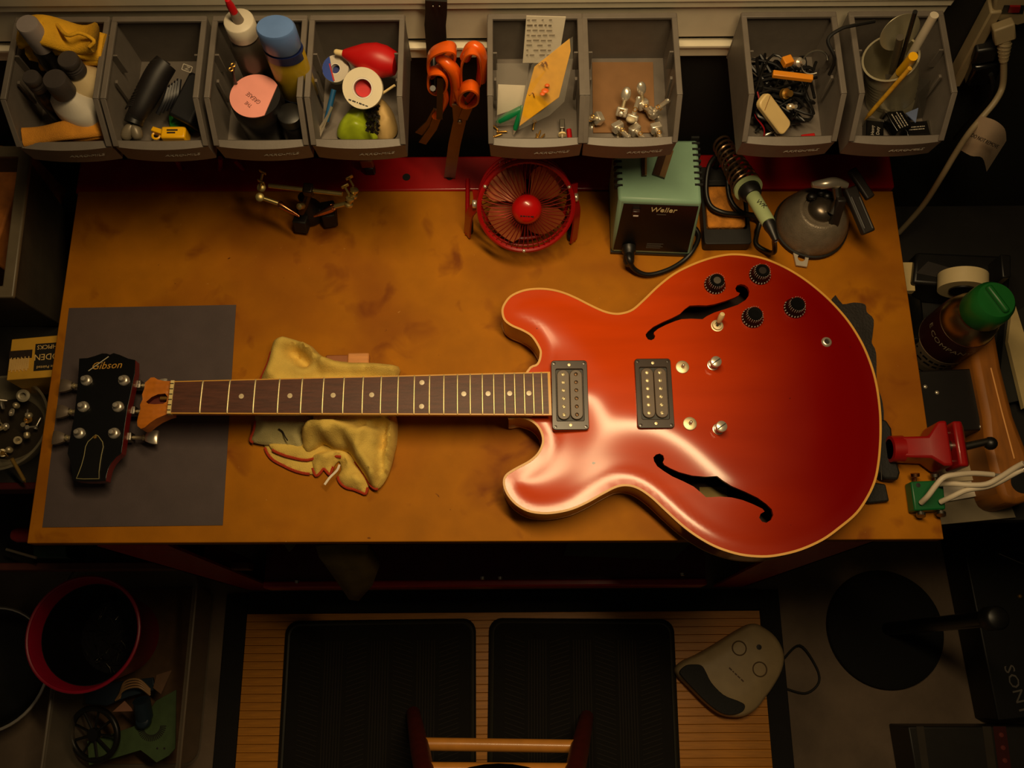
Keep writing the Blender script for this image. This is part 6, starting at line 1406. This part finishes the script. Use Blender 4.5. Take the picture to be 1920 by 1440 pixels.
# wooden stock
zw = SZ+.075
PW = [(1820, 645), (1865, 600), (1880, 690), (1903, 780), (1930, 850), (1945, 935), (1905, 946), (1880, 935), (1862, 880), (1852, 840), (1847, 780)]
q = UP(PW, zw); OAK = mat('honey_wood', (150, 90, 24), .55, 0, .25, 14, stretch=(6, 1, 1))
t = T('wooden_stock', 'long honey coloured wooden stock lying along the right edge', 'wood', (q[0].x+.05, q[0].y-.1, SZ))
B(MB().prism([(p.x, p.y) for p in q], SZ+.0005, zw), 'stock_body', OAK, t, bev=.008)
p = U(1916, 905, zw+.0004); B(MB().lathe([(.014, -.004), (.014, .0004), (.0001, .0008)], p, n=24), 'dark_plug', BLACKP, t)
B(MB().tube([U(1858, 690, zw+.0002), U(1878, 770, zw+.0002), U(1902, 860, zw+.0002)], .0012, 5), 'bright_groove', mat('groove_honey', (220, 150, 60), .4, 0, .1), t)
# steel bottle with green cap
zt2 = .085
c = U(1868, 562, zt2); t = T('steel_bottle', 'steel bottle with a printed band and a green screw cap', 'bottle', (c.x, c.y, SZ))
SB = mat('bottle_steel', (170, 150, 110), .3, 1, .1); H = zt2-SZ
B(MB().lathe([(.036, 0), (.038, .004), (.038, .10), (.037, .112), (.034, .128), (.027, .140), (.024, .144), (.024, H-.03)], (c.x, c.y, SZ), n=44), 'bottle_body', SB, t)
B(MB().lathe([(.0386, .052), (.0386, .098), (.0376, .1125)], (c.x, c.y, SZ), n=44), 'maroon_band', mat('maroon_print', (46, 14, 12), .4, 0, .1), t)
B(MB().lathe([(.0386, .018), (.0386, .050)], (c.x, c.y, SZ), n=44), 'grey_band', mat('grey_print', (112, 96, 76), .5, .3, .15), t)
GC = mat('green_cap', (22, 96, 36), .4, 0, .08)
cp = B(MB().lathe([(.027, H-.04), (.0285, H-.036), (.0285, H-.014), (.027, H-.006), (.023, H), (.0001, H)], (c.x, c.y, SZ), n=40), 'screw_cap', GC, t, 'green screw cap')
B(MB(T3(c.x, c.y, SZ+H) @ RZ(-62)).box((0, 0, .003), (.040, .008, .008)), 'cap_handle', GC, cp, bev=.003)
def wrapt(R, z_): return lambda v: Vector((R*math.cos(-PI/2-.75+v.x/R), R*math.sin(-PI/2-.75+v.x/R), z_+v.y))
mb = MB().text('E COMPANY', .013, T3(c.x, c.y, SZ), .0001, 0, 1.05, wrap=wrapt(.0390, .090)); B(mb, 'bottle_lettering', mat('letter_pale', (196, 180, 150), .5, 0, .05), t)
dd = dashes(MB(), Matrix(), .09, 2, .011, .005, 8); wf = wrapt(.0389, .034)
mb = MB(T3(c.x, c.y, SZ)).add([wf(v)+Vector((0, 0, 0)) for v in dd.v], dd.f); B(mb, 'bottle_lettering', mat('letter_dark', (30, 22, 18), .5, 0, .05), t)
# tape dispenser
c = U(1817, 520, .0); t = T('tape_dispenser', 'black tape dispenser with a white tape roll', 'tape dispenser', (c.x, c.y, SZ))
q = UP([(1712, 530), (1893, 545), (1898, 480), (1718, 472)], -.035)
B(MB().loft([[Vector((p.x, p.y, SZ+.0005)) for p in q], q]), 'dispenser_body', BLACKP, t, bev=.004)
B(MB().lathe([(.018, -.011), (.032, -.011), (.032, .011), (.018, .011), (.018, -.011)], (c.x, c.y, -.018), (.15, 1, .05), n=40), 'tape_roll', mat('tape_cream', (206, 186, 140), .5, 0, .05), t)
B(MB().lathe([(.017, -.013), (.017, .013), (.006, .014), (.0001, .014)], (c.x, c.y, -.018), (.15, 1, .05), n=28), 'hub', BLACKP, t)
q = UP([(1880, 520), (1896, 520), (1896, 478), (1876, 476)], .0); B(MB().loft([[Vector((p.x, p.y, -.05)) for p in q], q]), 'side_arm', BLACKP, t, bev=.002)
q = UP([(1718, 512), (1780, 524), (1785, 503), (1740, 490)], -.034); B(MB().loft([[p-Vector((0, 0, .004)) for p in q], q]), 'cutter_plate', mat('cutter_grey', (60, 56, 54), .4, .3, .1), t)
q = UP([(1690, 545), (1716, 545), (1712, 492), (1690, 492)], -.045); B(MB().loft([[p-Vector((0, 0, .012)) for p in q], q]), 'cream_notepad', mat('pad_cream', (190, 168, 116), .8, 0, .08), label='cream notepad between the bench edge and the tape dispenser', cat='notepad')
q = UP([(1700, 640), (1738, 640), (1730, 560), (1696, 545)], -.05); B(MB().loft([[Vector((p.x, p.y, SZ)) for p in q], q]), 'black_case', BLACKG, label='glossy black case squeezed between bench edge and steel bottle', cat='case', bev=.004)
q = UP([(1870, 760), (1960, 740), (1940, 560), (1885, 600)], SZ+.02); B(MB().loft([[Vector((p.x, p.y, SZ)) for p in q], q]), 'green_binder', mat('binder_dark', (22, 22, 18), .7, 0, .1), label='dark binder under the wooden stock at the right edge', cat='binder')
q = UP([(1890, 640), (1900, 560), (1925, 640), (1935, 760), (1920, 765)], SZ+.03); B(MB().loft([[p-Vector((0, 0, .008)) for p in q], q]), 'cream_paper_edge', mat('pad_cream', (1, 1, 1)), label='cream paper strip lying on the dark binder', cat='paper')
# ------------------------------------------------------------------ upper right: power strip, plugs, cord and tag
BEI = mat('beige_strip', (150, 134, 102), .5, 0, .08)
t = T('power_strip', 'beige power strip fixed slantwise on the wall with a red switch', 'power strip', UY(1850, 60, .70))
p0, p1 = UY(1788, 150, .700), UY(1866, 8, .700)
B(ribbon([p0, p0.lerp(p1, .5), p1], .013, .022, (0, -1, 0)), 'strip_body', BEI, t, bev=.002)
q = [UY(a, b, .692) for a, b in ((1862, 20), (1866, -12), (1940, -12), (1940, 40), (1905, 50), (1866, 40))]
B(MB().loft([[p+Vector((0, .018, 0)) for p in q], q]), 'strip_head', BEI, t, bev=.003)
q = [UY(a, b, .691) for a, b in ((1877, 26), (1883, 11), (1922, 11), (1918, 26))]; sw_ = B(MB().loft([[p+Vector((0, .003, 0)) for p in q], q]), 'switch_plate', BLACKP, t)
q = [UY(a, b, .6895) for a, b in ((1890, 24), (1894, 13), (1914, 13), (1911, 24))]; B(MB().loft([[p+Vector((0, .003, 0)) for p in q], q]), 'rocker', mat('rocker_red', (120, 14, 16), .35, 0, .1), sw_)
CORD = mat('cord_grey', (150, 134, 104), .5, 0, .06)
t = T('power_plug', 'beige moulded plug with a ribbed neck and a long grey cord', 'plug', UY(1880, 70, .68))
p0, p1, p2 = UY(1880, 44, .684), UY(1883, 74, .678), UY(1882, 114, .668)
B(ribbon([p0, p0.lerp(p1, .5), p1], .022, .014, (0, -1, .2)), 'plug_body', BEI, t, bev=.002)
B(MB().tube([p1, p1.lerp(p2, .5), p2], [.0075, .0065, .005], 12), 'plug_neck', BEI, t)
for k in range(5): pk = p1.lerp(p2, .2+.18*k); B(MB().tube([pk-Vector((0, .0008, .0012)), pk+Vector((0, .0008, .0012))], .0082-.0007*k, 12), 'neck_rib', BEI, t)
cd = cr([p2, UY(1880, 160, .66), UY(1866, 190, .645), UY(1838, 224, .63), UY(1815, 252, .62), UY(1790, 290, .61), UY(1765, 332, .60), UY(1730, 386, .60), UY(1686, 436, .60)], 6)
B(MB().tube(cd, .0038, 9), 'cord', CORD, t)
t = T('warning_tag', 'white warning tag wrapped round the grey cord', 'tag', UY(1840, 260, .62))
Q = [(1796, 278), (1838, 218)]; e1 = [(1820, 292), (1865, 226)]; e2 = [(1842, 296), (1884, 242)]; e3 = [(1850, 322), (1887, 264)]
rows = [[UY(a, b, .628-dy) for a, b in r_] for r_, dy in ((Q, .0), (e1, .016), (e2, .016), (e3, .004))]
rows2 = list(zip(*[cr(list(c_), 4) for c_ in zip(*rows)]))
ps = [list(r_) for r_ in rows2]; mb = MB()
vs = [p for r_ in ps for p in r_]; vs2 = [p+Vector((0, .0008, -.0003)) for p in vs]; n = len(ps); off = len(vs)
mb.add(vs+vs2, [(2*i, 2*i+1, 2*i+3, 2*i+2) for i in range(n-1)]+[(off+2*i, off+2*i+2, off+2*i+3, off+2*i+1) for i in range(n-1)])
tg_ = B(mb, 'tag_sheet', mat('tag_white', (206, 184, 156), .6, 0, .06), t)
a, b = UY(1820, 250, .606), UY(1868, 272, .606)
B(MB().text('DO NOT REMOVE', .0066, frame((a+b)/2+Vector((0, -.004, .002)), b-a, Vector((0, .5, .8))), .0002), 'tag_lettering', DARKT, tg_)
t = T('black_adapter', 'black power adapter plugged in behind the beige plug', 'adapter', UY(1845, 110, .69))
B(MB().box(UY(1846, 92, .69), (.026, .022, .026), RY(-15).to_3x3()), 'adapter_head', BLACKP, t, bev=.003); B(MB().box(UY(1843, 128, .688), (.034, .024, .038), RY(-12).to_3x3()), 'adapter_body', BLACKG, t, bev=.004)
B(MB().tube(cr([UY(1858, 140, .676), UY(1862, 165, .67), UY(1850, 195, .67), UY(1815, 230, .68), UY(1790, 260, .69)], 5), .003, 7), 'adapter_cord', BLACKP, t)
